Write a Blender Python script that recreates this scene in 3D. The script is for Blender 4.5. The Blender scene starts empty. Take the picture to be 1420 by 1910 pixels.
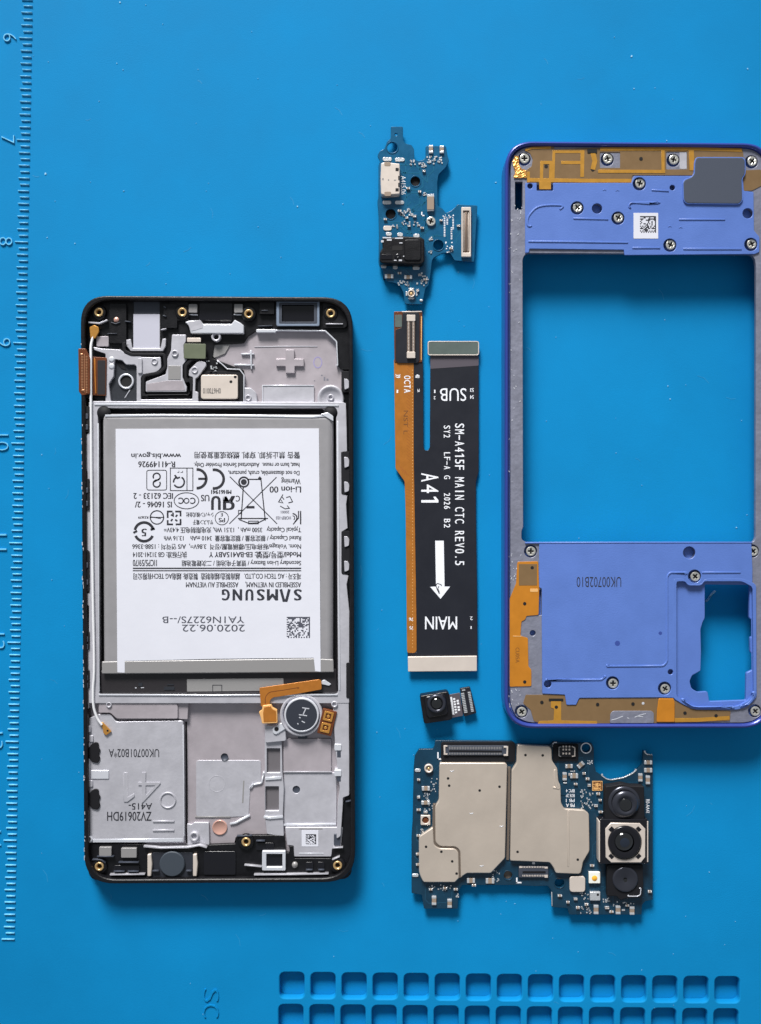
import bpy, math, random
from mathutils import Vector

# 1 unit = 1 cm.  Photograph pixels (1420 x 1910) are turned into centimetres on the mat.
sc = bpy.context.scene
sc.unit_settings.system = 'METRIC'
sc.unit_settings.scale_length = 0.01
K, H = 73.6, 23.0                       # pixels per cm on the mat, camera height in cm

# ---------------------------------------------------------------- camera
cam_d = bpy.data.cameras.new('camera')
cam = bpy.data.objects.new('camera', cam_d)
sc.collection.objects.link(cam)
cam.location = (0, 0, H)
cam_d.sensor_fit = 'VERTICAL'
cam_d.angle = 2 * math.atan(955 / K / H)
cam_d.clip_start, cam_d.clip_end = 0.5, 500
sc.camera = cam

# ---------------------------------------------------------------- light: soft room light + one large window
w = bpy.data.worlds.new('World'); sc.world = w; w.use_nodes = True
bg = w.node_tree.nodes['Background']
bg.inputs[0].default_value = (0.86, 0.93, 1.0, 1); bg.inputs[1].default_value = 0.27
def area(name, loc, aim, sx, sy, power, col):
    d = bpy.data.lights.new(name, 'AREA'); d.shape = 'RECTANGLE'; d.size, d.size_y = sx, sy
    d.energy = power; d.color = col
    o = bpy.data.objects.new(name, d); sc.collection.objects.link(o)
    o.location = loc
    o.rotation_euler = (Vector(aim) - Vector(loc)).to_track_quat('-Z', 'Y').to_euler()
    return o
wl = area('window_light', (-16, 71, 37), (-.5, 2.2, 0), 40, 34, 9300, (1.0, 0.985, 0.96))
wl.data.spread = math.radians(28)
sc.view_settings.view_transform = 'Standard'; sc.view_settings.look = 'None'
sc.view_settings.exposure = 0.0; sc.view_settings.gamma = 1.0
sc.cycles.use_denoising = True
sc.cycles.max_bounces = 8

# ---------------------------------------------------------------- helpers
R = random.Random(7)
WP = {}
def W(px, py, z=0.0):
    s = (H - z) / H / K
    return Vector(((px - 710) * s, -(py - 955) * s, z))
def lin(c):
    f = lambda v: v / 12.92 if v <= .04045 else ((v + .055) / 1.055) ** 2.4
    return tuple(f(v / 255) for v in c) + (1,)
def mat(name, c, rough=.5, metal=0., bump=0., bscale=20., var=0., vscale=3., spec=.5, coat=0., stretch=None):
    m = bpy.data.materials.new(name); m.use_nodes = True
    nt = m.node_tree; b = nt.nodes['Principled BSDF']
    col = lin(c)
    b.inputs['Base Color'].default_value = col; b.inputs['Roughness'].default_value = rough
    b.inputs['Metallic'].default_value = metal; b.inputs['Specular IOR Level'].default_value = spec
    if coat: b.inputs['Coat Weight'].default_value = coat; b.inputs['Coat Roughness'].default_value = .15
    if var or bump:
        tc = nt.nodes.new('ShaderNodeTexCoord'); src = tc.outputs['Object']
        if stretch:
            mp = nt.nodes.new('ShaderNodeMapping'); mp.inputs['Scale'].default_value = stretch
            nt.links.new(src, mp.inputs['Vector']); src = mp.outputs['Vector']
    if var:
        n = nt.nodes.new('ShaderNodeTexNoise'); n.inputs['Scale'].default_value = vscale
        n.inputs['Detail'].default_value = 6; n.inputs['Roughness'].default_value = .62
        nt.links.new(src, n.inputs['Vector'])
        r = nt.nodes.new('ShaderNodeValToRGB'); r.color_ramp.elements[0].position = .3; r.color_ramp.elements[1].position = .7
        r.color_ramp.elements[0].color = tuple(v * (1 - var) for v in col[:3]) + (1,)
        r.color_ramp.elements[1].color = tuple(min(1, v * (1 + var)) for v in col[:3]) + (1,)
        nt.links.new(n.outputs['Fac'], r.inputs['Fac']); nt.links.new(r.outputs['Color'], b.inputs['Base Color'])
        mr = nt.nodes.new('ShaderNodeMapRange'); mr.inputs['To Min'].default_value = max(.03, rough - .1); mr.inputs['To Max'].default_value = min(1, rough + .1)
        nt.links.new(n.outputs['Fac'], mr.inputs['Value']); nt.links.new(mr.outputs['Result'], b.inputs['Roughness'])
    if bump:
        n = nt.nodes.new('ShaderNodeTexNoise'); n.inputs['Scale'].default_value = bscale; n.inputs['Detail'].default_value = 5
        nt.links.new(src, n.inputs['Vector'])
        bp = nt.nodes.new('ShaderNodeBump'); bp.inputs['Strength'].default_value = bump; bp.inputs['Distance'].default_value = .02
        nt.links.new(n.outputs['Fac'], bp.inputs['Height']); nt.links.new(bp.outputs['Normal'], b.inputs['Normal'])
    return m

M = dict(
    mat=mat('mat_silicone', (8, 131, 191), .72, bump=.2, bscale=42, var=.07, vscale=.3, spec=.12),
    dust=mat('dust', (150, 205, 235), .9),
    black=mat('black_plastic', (17, 17, 21), .38, bump=.25, bscale=26, var=.3, vscale=6, spec=.35),
    blackg=mat('black_gloss', (20, 20, 26), .2),
    blackm=mat('black_matte', (20, 20, 25), .7, bump=.1, bscale=60, spec=.3),
    slate=mat('slate', (62, 67, 79), .5, bump=.08, bscale=50, var=.08),
    alloy=mat('magnesium_alloy', (190, 189, 197), .42, .3, bump=.25, bscale=7, var=.09, vscale=2.2),
    alloyd=mat('alloy_floor', (178, 170, 176), .4, .3, bump=.25, bscale=5, var=.1, vscale=1.6),
    bright=mat('bright_metal', (226, 228, 236), .3, .4, bump=.1, bscale=25),
    gold=mat('brass', (214, 180, 128), .28, .6),
    goldf=mat('gold_foil', (206, 148, 72), .3, .5, bump=.5, bscale=9),
    copper=mat('flex_brown', (112, 62, 36), .35, .3, bump=.1, bscale=12, var=.12),
    orange=mat('flex_orange', (184, 116, 46), .34, .3, bump=.12, bscale=6, var=.10, vscale=4),
    orangel=mat('flex_orange_light', (232, 178, 112), .45, .1),
    pouch=mat('battery_pouch', (158, 156, 159), .34, .25, bump=.3, bscale=3.0, var=.05, vscale=2),
    label=mat('label_paper', (216, 217, 227), .45, bump=.16, bscale=2.2, var=.02, vscale=.9),
    ink=mat('print_ink', (38, 38, 46), .6),
    inkl=mat('print_ink_faint', (120, 120, 132), .6),
    white=mat('white_print', (236, 238, 244), .6),
    tape=mat('grey_tape', (150, 148, 148), .4, .2, bump=.08, bscale=6),
    taped=mat('dark_tape', (42, 39, 42), .4, bump=.2, bscale=7),
    purple=mat('purple_plastic', (88, 119, 192), .4, bump=.18, bscale=28, var=.06, vscale=1.2),
    shell=mat('purple_gloss', (50, 68, 150), .28, .2, coat=.3),
    greyrim=mat('grey_rim', (132, 134, 150), .45, .3, bump=.45, bscale=11, var=.14, vscale=4),
    brown=mat('antenna_film', (126, 100, 68), .4, .1, bump=.05, bscale=25, var=.06),
    trace=mat('antenna_trace', (190, 138, 52), .38, .25, var=.10, vscale=5),
    antorange=mat('antenna_orange', (200, 128, 36), .38, .2, bump=.06, bscale=10, var=.10, vscale=2),
    foam=mat("grey_foam", (66, 73, 88), .8, bump=.2, bscale=70),
    screw=mat('screw_steel', (222, 220, 212), .3, .75),
    dark=mat('dark_hole', (10, 10, 14), .8),
    pcb=mat('pcb_dark_blue', (15, 53, 75), .3, bump=.08, bscale=35, var=.18, vscale=3.5),
    pcbt=mat('pcb_teal', (6, 84, 122), .28, bump=.08, bscale=35, var=.16, vscale=3.5),
    shield=mat('nickel_silver', (216, 202, 188), .34, .5, bump=.22, bscale=2.2, var=.06, vscale=1.1),
    shieldd=mat('nickel_groove', (120, 108, 98), .45, .4),
    solder=mat('solder', (225, 228, 232), .3, .6, bump=.5, bscale=25),
    ceramic=mat('ceramic_tan', (150, 132, 116), .5),
    cream=mat('cream_metal', (218, 206, 196), .4, .25, var=.03),
    stiff=mat('stiffener_green_grey', (92, 104, 100), .45, .2, bump=.1, bscale=12, var=.06),
    flexb=mat('flex_black', (27, 29, 38), .4, bump=.35, bscale=1.6, var=.08, vscale=1.5),
    neck=mat('flex_neck', (86, 80, 88), .4),
    green=mat('green_pad', (98, 105, 84), .5, var=.08),
    glass=mat('lens_glass', (6, 7, 10), .04, spec=.8, coat=1),
    lensr=mat('lens_ring', (62, 64, 74), .28, .6, coat=.3),
    wire=mat('white_coax', (232, 232, 236), .35),
    led=mat('led_white', (240, 240, 232), .5), ledy=mat('led_phosphor', (250, 180, 60), .4),
    pink=mat('copper_dot', (205, 160, 146), .35, .3),
    violet=mat('violet_stamp', (150, 142, 190), .6),
    ridge=mat('ridge_painted_glint', (104, 190, 230), .45, var=.15, vscale=6),  # pale cyan: the window's highlight on the moulded ridges, painted into their colour
    slot=mat('slot_grey', (112, 108, 112), .5, .2), seat=mat('seat_grey', (40, 43, 50), .45, bump=.3, bscale=8),
    teal=mat('teal_lens', (26, 34, 48), .2, coat=.5),
)

def link(o, parent, world):
    sc.collection.objects.link(o)
    if parent is not None:
        o.parent = parent; o.location = world - WP[parent]
    else:
        o.location = world
    WP[o] = world.copy()
    return o
def obj_from(name, me, parent, m, center=True):
    """mesh given in world cm -> object with its origin in its own middle"""
    cs = [v.co for v in me.vertices]
    c = Vector([(min(v[i] for v in cs) + max(v[i] for v in cs)) / 2 for i in range(3)])
    c.z = min(v.z for v in cs)
    for v in me.vertices: v.co -= c
    me.materials.clear(); me.materials.append(m)
    me.name = name
    return link(bpy.data.objects.new(name, me), parent, c)
def thing(name, px, py, label, cat, group=None, z=0):
    o = bpy.data.objects.new(name, None); o.empty_display_size = .5
    link(o, None, W(px, py, z)); o['label'] = label; o['category'] = cat
    if group: o['group'] = group
    return o
def clean(p):
    q = []
    for a in p:
        if not q or (abs(a[0] - q[-1][0]) + abs(a[1] - q[-1][1])) > .02: q.append(a)
    if abs(q[0][0] - q[-1][0]) + abs(q[0][1] - q[-1][1]) < .02: q.pop()
    return q
def plate_mesh(polys, z0, z1, bev, res=1):
    c = bpy.data.curves.new('c', 'CURVE'); c.dimensions = '2D'; c.fill_mode = 'BOTH'
    h = z1 - z0; bev = min(bev, h * .49)
    c.extrude = h / 2 - bev; c.bevel_depth = bev; c.offset = -bev if bev else 0; c.bevel_resolution = res
    for p in polys:
        p = clean(p)
        s = c.splines.new('POLY'); s.points.add(len(p) - 1); s.use_cyclic_u = True
        for q, a in zip(s.points, p):
            v = W(a[0], a[1], z1); q.co = (v.x, v.y, 0, 1)
    o = bpy.data.objects.new('c', c); me = bpy.data.meshes.new_from_object(o)
    bpy.data.objects.remove(o); bpy.data.curves.remove(c)
    for v in me.vertices: v.co.z += (z0 + z1) / 2
    return me
def plate(name, parent, m, polys, z0, z1, bev=.008, res=1):
    if not isinstance(polys[0][0], (tuple, list)): polys = [polys]
    return obj_from(name, plate_mesh(polys, z0, z1, bev, res), parent, M[m])
def circ(x, y, r, n=24, ry=None):
    return [(x + r * math.cos(2 * math.pi * i / n), y + (ry or r) * math.sin(2 * math.pi * i / n)) for i in range(n)]
def rnd(pts, r, seg=5):
    """round the corners of a polygon"""
    out = []; n = len(pts)
    for i in range(n):
        p0, p, p1 = Vector(pts[i - 1]), Vector(pts[i]), Vector(pts[(i + 1) % n])
        a, b = (p0 - p), (p1 - p)
        rr_ = r[i] if isinstance(r, (list, tuple)) else r
        d = min(rr_, a.length * .48, b.length * .48)
        if d < .2: out.append(tuple(p)); continue
        s, e = p + a.normalized() * d, p + b.normalized() * d
        for k in range(seg + 1):
            t = k / seg
            q = s * (1 - t) ** 2 + p * 2 * t * (1 - t) + e * t * t
            out.append((q.x, q.y))
    return out
def rr(x0, y0, x1, y1, r=2, seg=4): return rnd([(x0, y0), (x1, y0), (x1, y1), (x0, y1)], r, seg)
def rot(pts, cx, cy, deg):
    a = math.radians(deg); c, s = math.cos(a), math.sin(a)
    return [(cx + (x - cx) * c - (y - cy) * s, cy + (x - cx) * s + (y - cy) * c) for x, y in pts]
def box(name, parent, m, x0, y0, x1, y1, z0, z1, r=1.2, bev=.008, ang=0):
    p = rr(x0, y0, x1, y1, r)
    if ang: p = rot(p, (x0 + x1) / 2, (y0 + y1) / 2, ang)
    return plate(name, parent, m, p, z0, z1, bev)
def ribbon(pts, wd, closed=False):
    """polygon(s) of a polyline with a width, in pixels"""
    pts = [Vector(p) for p in pts]; n = len(pts); L, Rr = [], []
    for i in range(n):
        a = pts[i - 1] if (i or closed) else None
        b = pts[(i + 1) % n] if (i < n - 1 or closed) else None
        d0 = (pts[i] - a).normalized() if a is not None else None
        d1 = (b - pts[i]).normalized() if b is not None else None
        d0 = d0 or d1; d1 = d1 or d0
        nn = Vector((-(d0.y + d1.y), d0.x + d1.x))
        if nn.length < 1e-6: nn = Vector((-d0.y, d0.x))
        nn.normalize(); k = 1 / max(.5, nn.dot(Vector((-d0.y, d0.x))))
        L.append(tuple(pts[i] + nn * wd / 2 * k)); Rr.append(tuple(pts[i] - nn * wd / 2 * k))
    return [L, Rr] if closed else [L + Rr[::-1]]
def line(name, parent, m, pts, wd, z0, z1, bev=.006, closed=False):
    return plate(name, parent, m, ribbon(pts, wd, closed), z0, z1, bev)
def multi(name, parent, m, polylist, z0, z1, bev=0., kind=None):
    """several separate small marks in one mesh"""
    vs, fs = [], []
    for polys in polylist:
        if not isinstance(polys[0][0], (tuple, list)): polys = [polys]
        me = plate_mesh(polys, z0, z1, bev); o = len(vs)
        vs += [tuple(v.co) for v in me.vertices]; fs += [tuple(i + o for i in p.vertices) for p in me.polygons]
        bpy.data.meshes.remove(me)
    me = bpy.data.meshes.new(name); me.from_pydata(vs, [], fs)
    o = obj_from(name, me, parent, M[m])
    if kind: o['kind'] = kind
    return o
TXT = {}
def text(name, parent, m, s, x0, y0, x1, y1, z, ang=0, bold=0., depth=0., mono=False):
    """lettering that fills the pixel box; ang = how the reading direction is turned (180 upside down, 90 reads downwards)"""
    fat = 0
    if bold > 0 and not depth: fat, bold = bold * 42, 0
    key = (s, bold, mono)
    if key not in TXT:
        c = bpy.data.curves.new('t', 'FONT'); c.body = s; c.resolution_u = 3; c.offset = bold; c.fill_mode = 'FRONT'
        o = bpy.data.objects.new('t', c); me = bpy.data.meshes.new_from_object(o)
        TXT[key] = ([tuple(v.co) for v in me.vertices], [tuple(p.vertices) for p in me.polygons])
        bpy.data.objects.remove(o); bpy.data.curves.remove(c); bpy.data.meshes.remove(me)
    V, F = TXT[key]
    if fat:                                   # heavier type: the same glyphs printed again a hair further along
        wpx = abs(y1 - y0) if ang == 90 else abs(x1 - x0); nat = max(v[0] for v in V) - min(v[0] for v in V)
        V0, F0, V, F = V, F, [], []
        for k in range(3):
            o_ = len(V); V += [(v[0] + k * fat * nat / wpx / 2, v[1], k * .0006) for v in V0]; F += [tuple(i + o_ for i in f) for f in F0]
    mx, Mx = min(v[0] for v in V), max(v[0] for v in V); my, My = min(v[1] for v in V), max(v[1] for v in V)
    out = []
    for v in V:
        u = (v[0] - mx) / (Mx - mx); t = (v[1] - my) / max(1e-6, My - my)      # reading right, glyph up
        if ang == 0: a = (x0 + u * (x1 - x0), y1 - t * (y1 - y0))
        elif ang == 180: a = (x1 - u * (x1 - x0), y0 + t * (y1 - y0))
        else: a = (x0 + t * (x1 - x0), y0 + u * (y1 - y0))
        out.append(tuple(W(a[0], a[1], z + (v[2] if fat else 0))))
    faces = list(F)
    if depth:
        n = len(out); cnt = {}
        for f in F:
            for i in range(len(f)):
                e = (f[i], f[(i + 1) % len(f)]); cnt[e] = 1
        out += [(v[0], v[1], v[2] - depth) for v in out]
        for (a, b) in cnt:
            if (b, a) not in cnt: faces.append((b, a, a + n, b + n))
    me = bpy.data.meshes.new(name); me.from_pydata(out, [], faces)
    return obj_from(name, me, parent, m if not isinstance(m, str) else M[m])
def lathe(name, parent, m, cx, cy, prof, n=40, sm=True):
    """prof: (radius in pixels, z cm)"""
    zr = max(p[1] for p in prof); vs, fs = [], []
    for r, z in prof:
        for i in range(n):
            a = 2 * math.pi * i / n
            v = W(cx + max(r, .01) * math.cos(a), cy + max(r, .01) * math.sin(a), zr); vs.append((v.x, v.y, z))
    for j in range(len(prof) - 1):
        for i in range(n):
            k = (i + 1) % n; fs.append((j * n + i, (j + 1) * n + i, (j + 1) * n + k, j * n + k))
    me = bpy.data.meshes.new(name); me.from_pydata(vs, [], fs); me.update()
    if sm:
        for p in me.polygons: p.use_smooth = True
    o = obj_from(name, me, parent, M[m])
    return o
def tube(name, parent, m, pts, rpx, n=10):
    """round wire along (px, py, z)"""
    P = []
    for i in range(len(pts) - 1):
        p0, p1, p2, p3 = [Vector(pts[max(0, min(len(pts) - 1, i + k))]) for k in (-1, 0, 1, 2)]
        for j in range(6):
            t = j / 6
            P.append(.5 * ((2 * p1) + (p2 - p0) * t + (2 * p0 - 5 * p1 + 4 * p2 - p3) * t * t + (3 * p1 - p0 - 3 * p2 + p3) * t ** 3))
    P.append(Vector(pts[-1])); P = [W(*p) for p in P]; r = rpx / K; vs, fs = [], []
    for i, p in enumerate(P):
        d = (P[min(i + 1, len(P) - 1)] - P[max(i - 1, 0)]).normalized()
        s = d.cross(Vector((0, 0, 1))).normalized(); u = s.cross(d)
        for k in range(n):
            a = 2 * math.pi * k / n; vs.append(tuple(p + (s * math.cos(a) + u * math.sin(a)) * r))
    for i in range(len(P) - 1):
        for k in range(n):
            q = (k + 1) % n; fs.append((i * n + k, i * n + q, (i + 1) * n + q, (i + 1) * n + k))
    me = bpy.data.meshes.new(name); me.from_pydata(vs, [], fs); me.update()
    for p in me.polygons: p.use_smooth = True
    return obj_from(name, me, parent, M[m])
def inside(p, poly):
    x, y = p; r = False; j = len(poly) - 1
    for i in range(len(poly)):
        (xi, yi), (xj, yj) = poly[i], poly[j]
        if (yi > y) != (yj > y) and x < (xj - xi) * (y - yi) / (yj - yi) + xi: r = not r
        j = i
    return r

# shared small meshes -------------------------------------------------
def proto(build):
    """make a mesh once (with its material slots) and reuse it"""
    me = None
    def get():
        nonlocal me
        if me is None: me = build()
        return me
    return get
def join_mesh(name, items):
    """items: list of (mesh, material key) in world cm around the photo centre -> one mesh"""
    vs, fs, mi, mats = [], [], [], []
    for me, k in items:
        if k not in mats: mats.append(k)
        o = len(vs); vs += [tuple(v.co) for v in me.vertices]
        for p in me.polygons: fs.append(tuple(i + o for i in p.vertices)); mi.append(mats.index(k))
    me = bpy.data.meshes.new(name); me.from_pydata(vs, [], fs)
    for k in mats: me.materials.append(M[k])
    for p, i in zip(me.polygons, mi): p.material_index = i
    return me
def inst(name, me, parent, px, py, z, deg=0, sx=1, sy=1, sz=1):
    o = bpy.data.objects.new(name, me); link(o, parent, W(px, py, z))
    o.rotation_euler.z = math.radians(-deg); k = (H - z) / H; o.scale = (sx * k, sy * k, sz); return o
CX, CY = 710, 955
def cap_mesh(wd, ht, body='ceramic', t=.05):
    e = wd * .3
    return join_mesh('capacitor', [
        (plate_mesh([rr(CX - wd / 2 + e * .8, CY - ht / 2 + .3, CX + wd / 2 - e * .8, CY + ht / 2 - .3, .5)], 0, t * .92, .004), body),
        (plate_mesh([rr(CX - wd / 2, CY - ht / 2, CX - wd / 2 + e, CY + ht / 2, 1)], 0, t, .012), 'solder'),
        (plate_mesh([rr(CX + wd / 2 - e, CY - ht / 2, CX + wd / 2, CY + ht / 2, 1)], 0, t, .012), 'solder')])
CAP = cap_mesh(16, 9)
def cap(parent, x0, y0, x1, y1, z, deg=None):
    wd, ht = x1 - x0, y1 - y0
    if deg is None: deg = 0 if wd >= ht else 90
    if deg == 90: wd, ht = ht, wd
    return inst('capacitor', CAP, parent, (x0 + x1) / 2, (y0 + y1) / 2, z, deg, wd / 16, ht / 9)
def pad(parent, x0, y0, x1, y1, z, m='solder', name='solder_pad'):
    return box(name, parent, m, x0, y0, x1, y1, z, z + .02, min(x1 - x0, y1 - y0) * .5, .008)
def screw_mesh(r=9):
    a, b = r * .58, r * .17
    cross = [(CX - a, CY - b), (CX - b, CY - b), (CX - b, CY - a), (CX + b, CY - a), (CX + b, CY - b), (CX + a, CY - b),
             (CX + a, CY + b), (CX + b, CY + b), (CX + b, CY + a), (CX - b, CY + a), (CX - b, CY + b), (CX - a, CY + b)]
    return join_mesh('screw', [(plate_mesh([circ(CX, CY, r, 28), cross], 0, .055, .014), 'screw'),
                               (plate_mesh([circ(CX, CY, r * .8, 16)], -.04, .012, 0), 'dark')])
SCREW = screw_mesh()
def insert(parent, x, y, z, r=8.5, m='gold'):
    o = lathe('threaded_insert', parent, m, x, y, [(r, z - .08), (r, z + .02), (r * .88, z + .035), (r * .62, z + .03), (r * .52, z), (r * .5, z - .1)], 24)
    lathe('thread_hole', o, 'dark', x, y, [(r * .55, z - .06), (0, z - .06)], 16)
    return o
def dots(name, parent, m, rects, z, t=.008):
    return multi(name, parent, m, [rr(a, b, c, d, .4, 1) for a, b, c, d in rects], z, z + t, 0, 'stuff')
def speck(n, x0, y0, x1, y1, s0=1.2, s1=2.6, rnd_=None):
    q = rnd_ or R; out = []
    for _ in range(n):
        x, y, a, b = q.uniform(x0, x1), q.uniform(y0, y1), q.uniform(s0, s1), q.uniform(s0, s1)
        out.append((x, y, x + a, y + b))
    return out
def column(x0, x1, y0, y1, step, on=.55):
    out = []; y = y0
    while y < y1: out.append((x0, y, x1, y + step * on)); y += step
    return out

# ================================================================ the mat
ROWS = [(522, 1814, 58, .37), (520, 1874, 58, .37), (518, 1934, 58, .37)]
holes = []
for x0, y0, dx, dy in ROWS:
    for i in range(15):
        x, y = x0 + dx * i * 1.0 + .0, y0 + dy * i * 1.6
        holes.append(rr(x, y, x + 46, y + 48, 11, 5))
MATP = [(-420, -820), (2300, -820), (2300, 2700), (-420, 2700)]
me = plate_mesh([MATP] + holes, -.22, 0, .03)
base = obj_from('repair_mat', me, None, M['mat'])
base['kind'] = 'structure'; base['label'] = 'blue silicone repair mat with moulded inch ruler and square pockets'
plate('mat_underside', base, 'mat', MATP, -.4, -.225, 0)
INCH = {5: -119, 6: 71.4, 7: 261.4, 8: 451.6, 9: 639.9, 10: 827, 11: 1012.9, 12: 1198.4, 13: 1383, 14: 1567.3, 15: 1751.5}
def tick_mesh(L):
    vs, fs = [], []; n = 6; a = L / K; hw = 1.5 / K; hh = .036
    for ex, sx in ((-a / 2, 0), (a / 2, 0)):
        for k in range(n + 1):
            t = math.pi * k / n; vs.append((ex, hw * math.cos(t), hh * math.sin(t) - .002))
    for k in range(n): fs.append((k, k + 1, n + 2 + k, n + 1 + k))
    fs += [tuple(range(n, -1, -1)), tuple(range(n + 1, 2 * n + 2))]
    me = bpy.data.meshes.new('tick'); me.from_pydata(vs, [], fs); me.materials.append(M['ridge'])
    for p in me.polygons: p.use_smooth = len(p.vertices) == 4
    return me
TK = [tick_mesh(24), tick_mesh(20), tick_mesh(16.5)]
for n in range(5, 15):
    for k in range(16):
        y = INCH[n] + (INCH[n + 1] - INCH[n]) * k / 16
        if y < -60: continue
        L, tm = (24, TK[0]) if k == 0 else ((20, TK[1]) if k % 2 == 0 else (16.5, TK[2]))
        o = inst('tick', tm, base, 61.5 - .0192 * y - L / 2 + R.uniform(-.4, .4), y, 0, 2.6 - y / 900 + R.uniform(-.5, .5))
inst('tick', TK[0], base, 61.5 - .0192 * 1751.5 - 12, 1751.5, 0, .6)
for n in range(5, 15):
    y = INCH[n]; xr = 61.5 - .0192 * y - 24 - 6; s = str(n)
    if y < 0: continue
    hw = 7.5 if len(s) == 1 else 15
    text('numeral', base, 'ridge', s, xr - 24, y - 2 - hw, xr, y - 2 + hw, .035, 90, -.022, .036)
for g, ya in (('S', 1845), ('C', 1874)): text('moulded_letter', base, 'mat', g, 379, ya, 408, ya + 24, .03, 90, -.018, .031)

dr = random.Random(3)
fl = []
for x, y, s in [(85, 324, 6), (231, 356, 3), (224, 4, 5), (218, 118, 3), (1178, 105, 6), (1183, 165, 3), (1395, 128, 4), (1244, 262, 3), (78, 848, 3),
                (88, 443, 3), (140, 454, 3), (1080, 1004, 2), (1246, 720, 3), (925, 340, 4), (1250, 744, 3), (1374, 984, 3), (640, 380, 3), (555, 385, 4)] + \
        [(dr.uniform(60, 1420), dr.uniform(0, 1900), dr.uniform(1, 2.2)) for _ in range(130)]:
    fl.append(rot([(x + s / 2 * dr.uniform(.5, 1) * math.cos(a), y + s / 2 * dr.uniform(.4, .8) * math.sin(a)) for a in (0, 1.2, 2.3, 3.4, 4.6)], x, y, dr.uniform(0, 180)))
o = multi('dust', None, 'dust', fl, .001, .012, 0, 'stuff'); o['label'] = 'pale dust specks scattered over the blue mat'; o['category'] = 'dust'
sc_ = []
for _ in range(70):
    x, y, a, L = dr.uniform(70, 1420), dr.uniform(0, 1910), dr.uniform(0, 3.14), dr.uniform(5, 26)
    sc_.append(ribbon([(x, y), (x + L * .5 * math.cos(a), y + L * .5 * math.sin(a)), (x + L * math.cos(a + .25), y + L * math.sin(a + .25))], dr.uniform(.5, .9))[0])
M['scuff'] = mat('mat_scuff', (40, 146, 200), .5)
o = multi('scuffs', base, 'scuff', sc_, .001, .003, 0, 'stuff')
o = line('plastic_sliver', None, 'dust', rnd([(1317, 1122), (1322, 1118), (1327, 1109), (1335, 1102)], 3), 3.2, .002, .04)
o['label'] = 'tiny pale plastic sliver on the mat inside the camera window'; o['category'] = 'sliver'

# ================================================================ phone chassis with the display underneath
ch = thing('phone_chassis', 407, 1100, 'opened phone chassis with grey metal midframe and black rim, holding the battery', 'phone')
OUT = rnd([(150, 551), (658, 554), (663, 1646), (157, 1649)], [52, 56, 58, 56], 10)
def shrink(p, d, cx=407, cy=1100, hw=254, hh=548): return [(cx + (x - cx) * (1 - d / hw), cy + (y - cy) * (1 - d / hh)) for x, y in p]
plate('display_slab', ch, 'blackg', OUT, 0, .24, .03)
plate('rim', ch, 'black', [OUT, shrink(OUT, 8)], .235, .58, .03)
Z0 = .245
# black moulding at the top and at the bottom, with side strips
TOPB = [(158, 560), (652, 562), (652, 690), (637, 690), (630, 682), (628, 636), (607, 616), (478, 617), (463, 627), (455, 640), (400, 643),
        (396, 668), (455, 690), (458, 754), (300, 756), (200, 756), (166, 740), (162, 640), (158, 620)]
plate('top_moulding', ch, 'black', rnd(TOPB, [44, 46] + [3] * 17), Z0, .36, .012)
BOTB = [(166, 1573), (270, 1575), (275, 1583), (385, 1583), (388, 1576), (440, 1574), (441, 1560), (475, 1558), (531, 1558), (533, 1590), (540, 1591), (541, 1578),
        (548, 1578), (549, 1601), (618, 1601), (620, 1583), (637, 1580), (641, 1500), (645, 1486), (655, 1486), (657, 1640), (612, 1641), (210, 1643), (164, 1642)]
plate('bottom_moulding', ch, 'black', rnd(BOTB, [2] * 20 + [44, 10, 10, 44]), Z0, .40, .012)

# floors of the metal midframe
plate('metal_floor', ch, 'alloyd', [(400, 640), (455, 637), (463, 626), (478, 616), (608, 616), (629, 637), (631, 680), (641, 682), (641, 757), (455, 757), (455, 700), (446, 690), (425, 688), (405, 672), (394, 662)], .25, .30, .006)
plate('metal_floor', ch, 'alloyd', [(168, 1290), (652, 1290), (650, 1490), (640, 1500), (636, 1585), (618, 1604), (535, 1600), (530, 1562), (440, 1562), (436, 1580), (170, 1578)], .25, .30, .006)
# the well of the battery and the rails round it
plate('battery_well', ch, 'blackm', rr(170, 752, 648, 1300, 6), .243, .262, 0)
WELL = rnd([(183, 761), (627, 761), (631, 1295), (185, 1297)], 7)
RAIL = [(166, 750), (170, 748), (640, 750), (645, 752), (647, 800), (648, 842), (637, 844), (637, 921), (648, 924), (646, 940), (649, 985), (638, 992), (638, 1070), (650, 1073), (647, 1090), (652, 1140), (652, 1312),
        (165, 1312), (163, 1180), (166, 1178), (166, 1130), (161, 1128), (162, 1108), (166, 1105), (166, 1028), (160, 1025), (160, 955), (165, 950), (163, 880), (160, 870), (161, 812), (166, 806)]
plate('battery_rail', ch, 'alloy', [RAIL, WELL], .27, .50, .012)
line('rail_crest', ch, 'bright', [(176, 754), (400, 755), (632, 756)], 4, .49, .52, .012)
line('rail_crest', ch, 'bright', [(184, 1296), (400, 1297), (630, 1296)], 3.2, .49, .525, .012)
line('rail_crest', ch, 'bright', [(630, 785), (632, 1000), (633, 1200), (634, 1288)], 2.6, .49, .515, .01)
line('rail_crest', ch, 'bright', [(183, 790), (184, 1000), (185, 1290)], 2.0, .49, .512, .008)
for cx, cy in ((194, 770), (617, 770)):
    lathe('well_corner', ch, 'blackm', cx, cy, [(13, .498), (13, .503), (0, .503)], 24)
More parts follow.
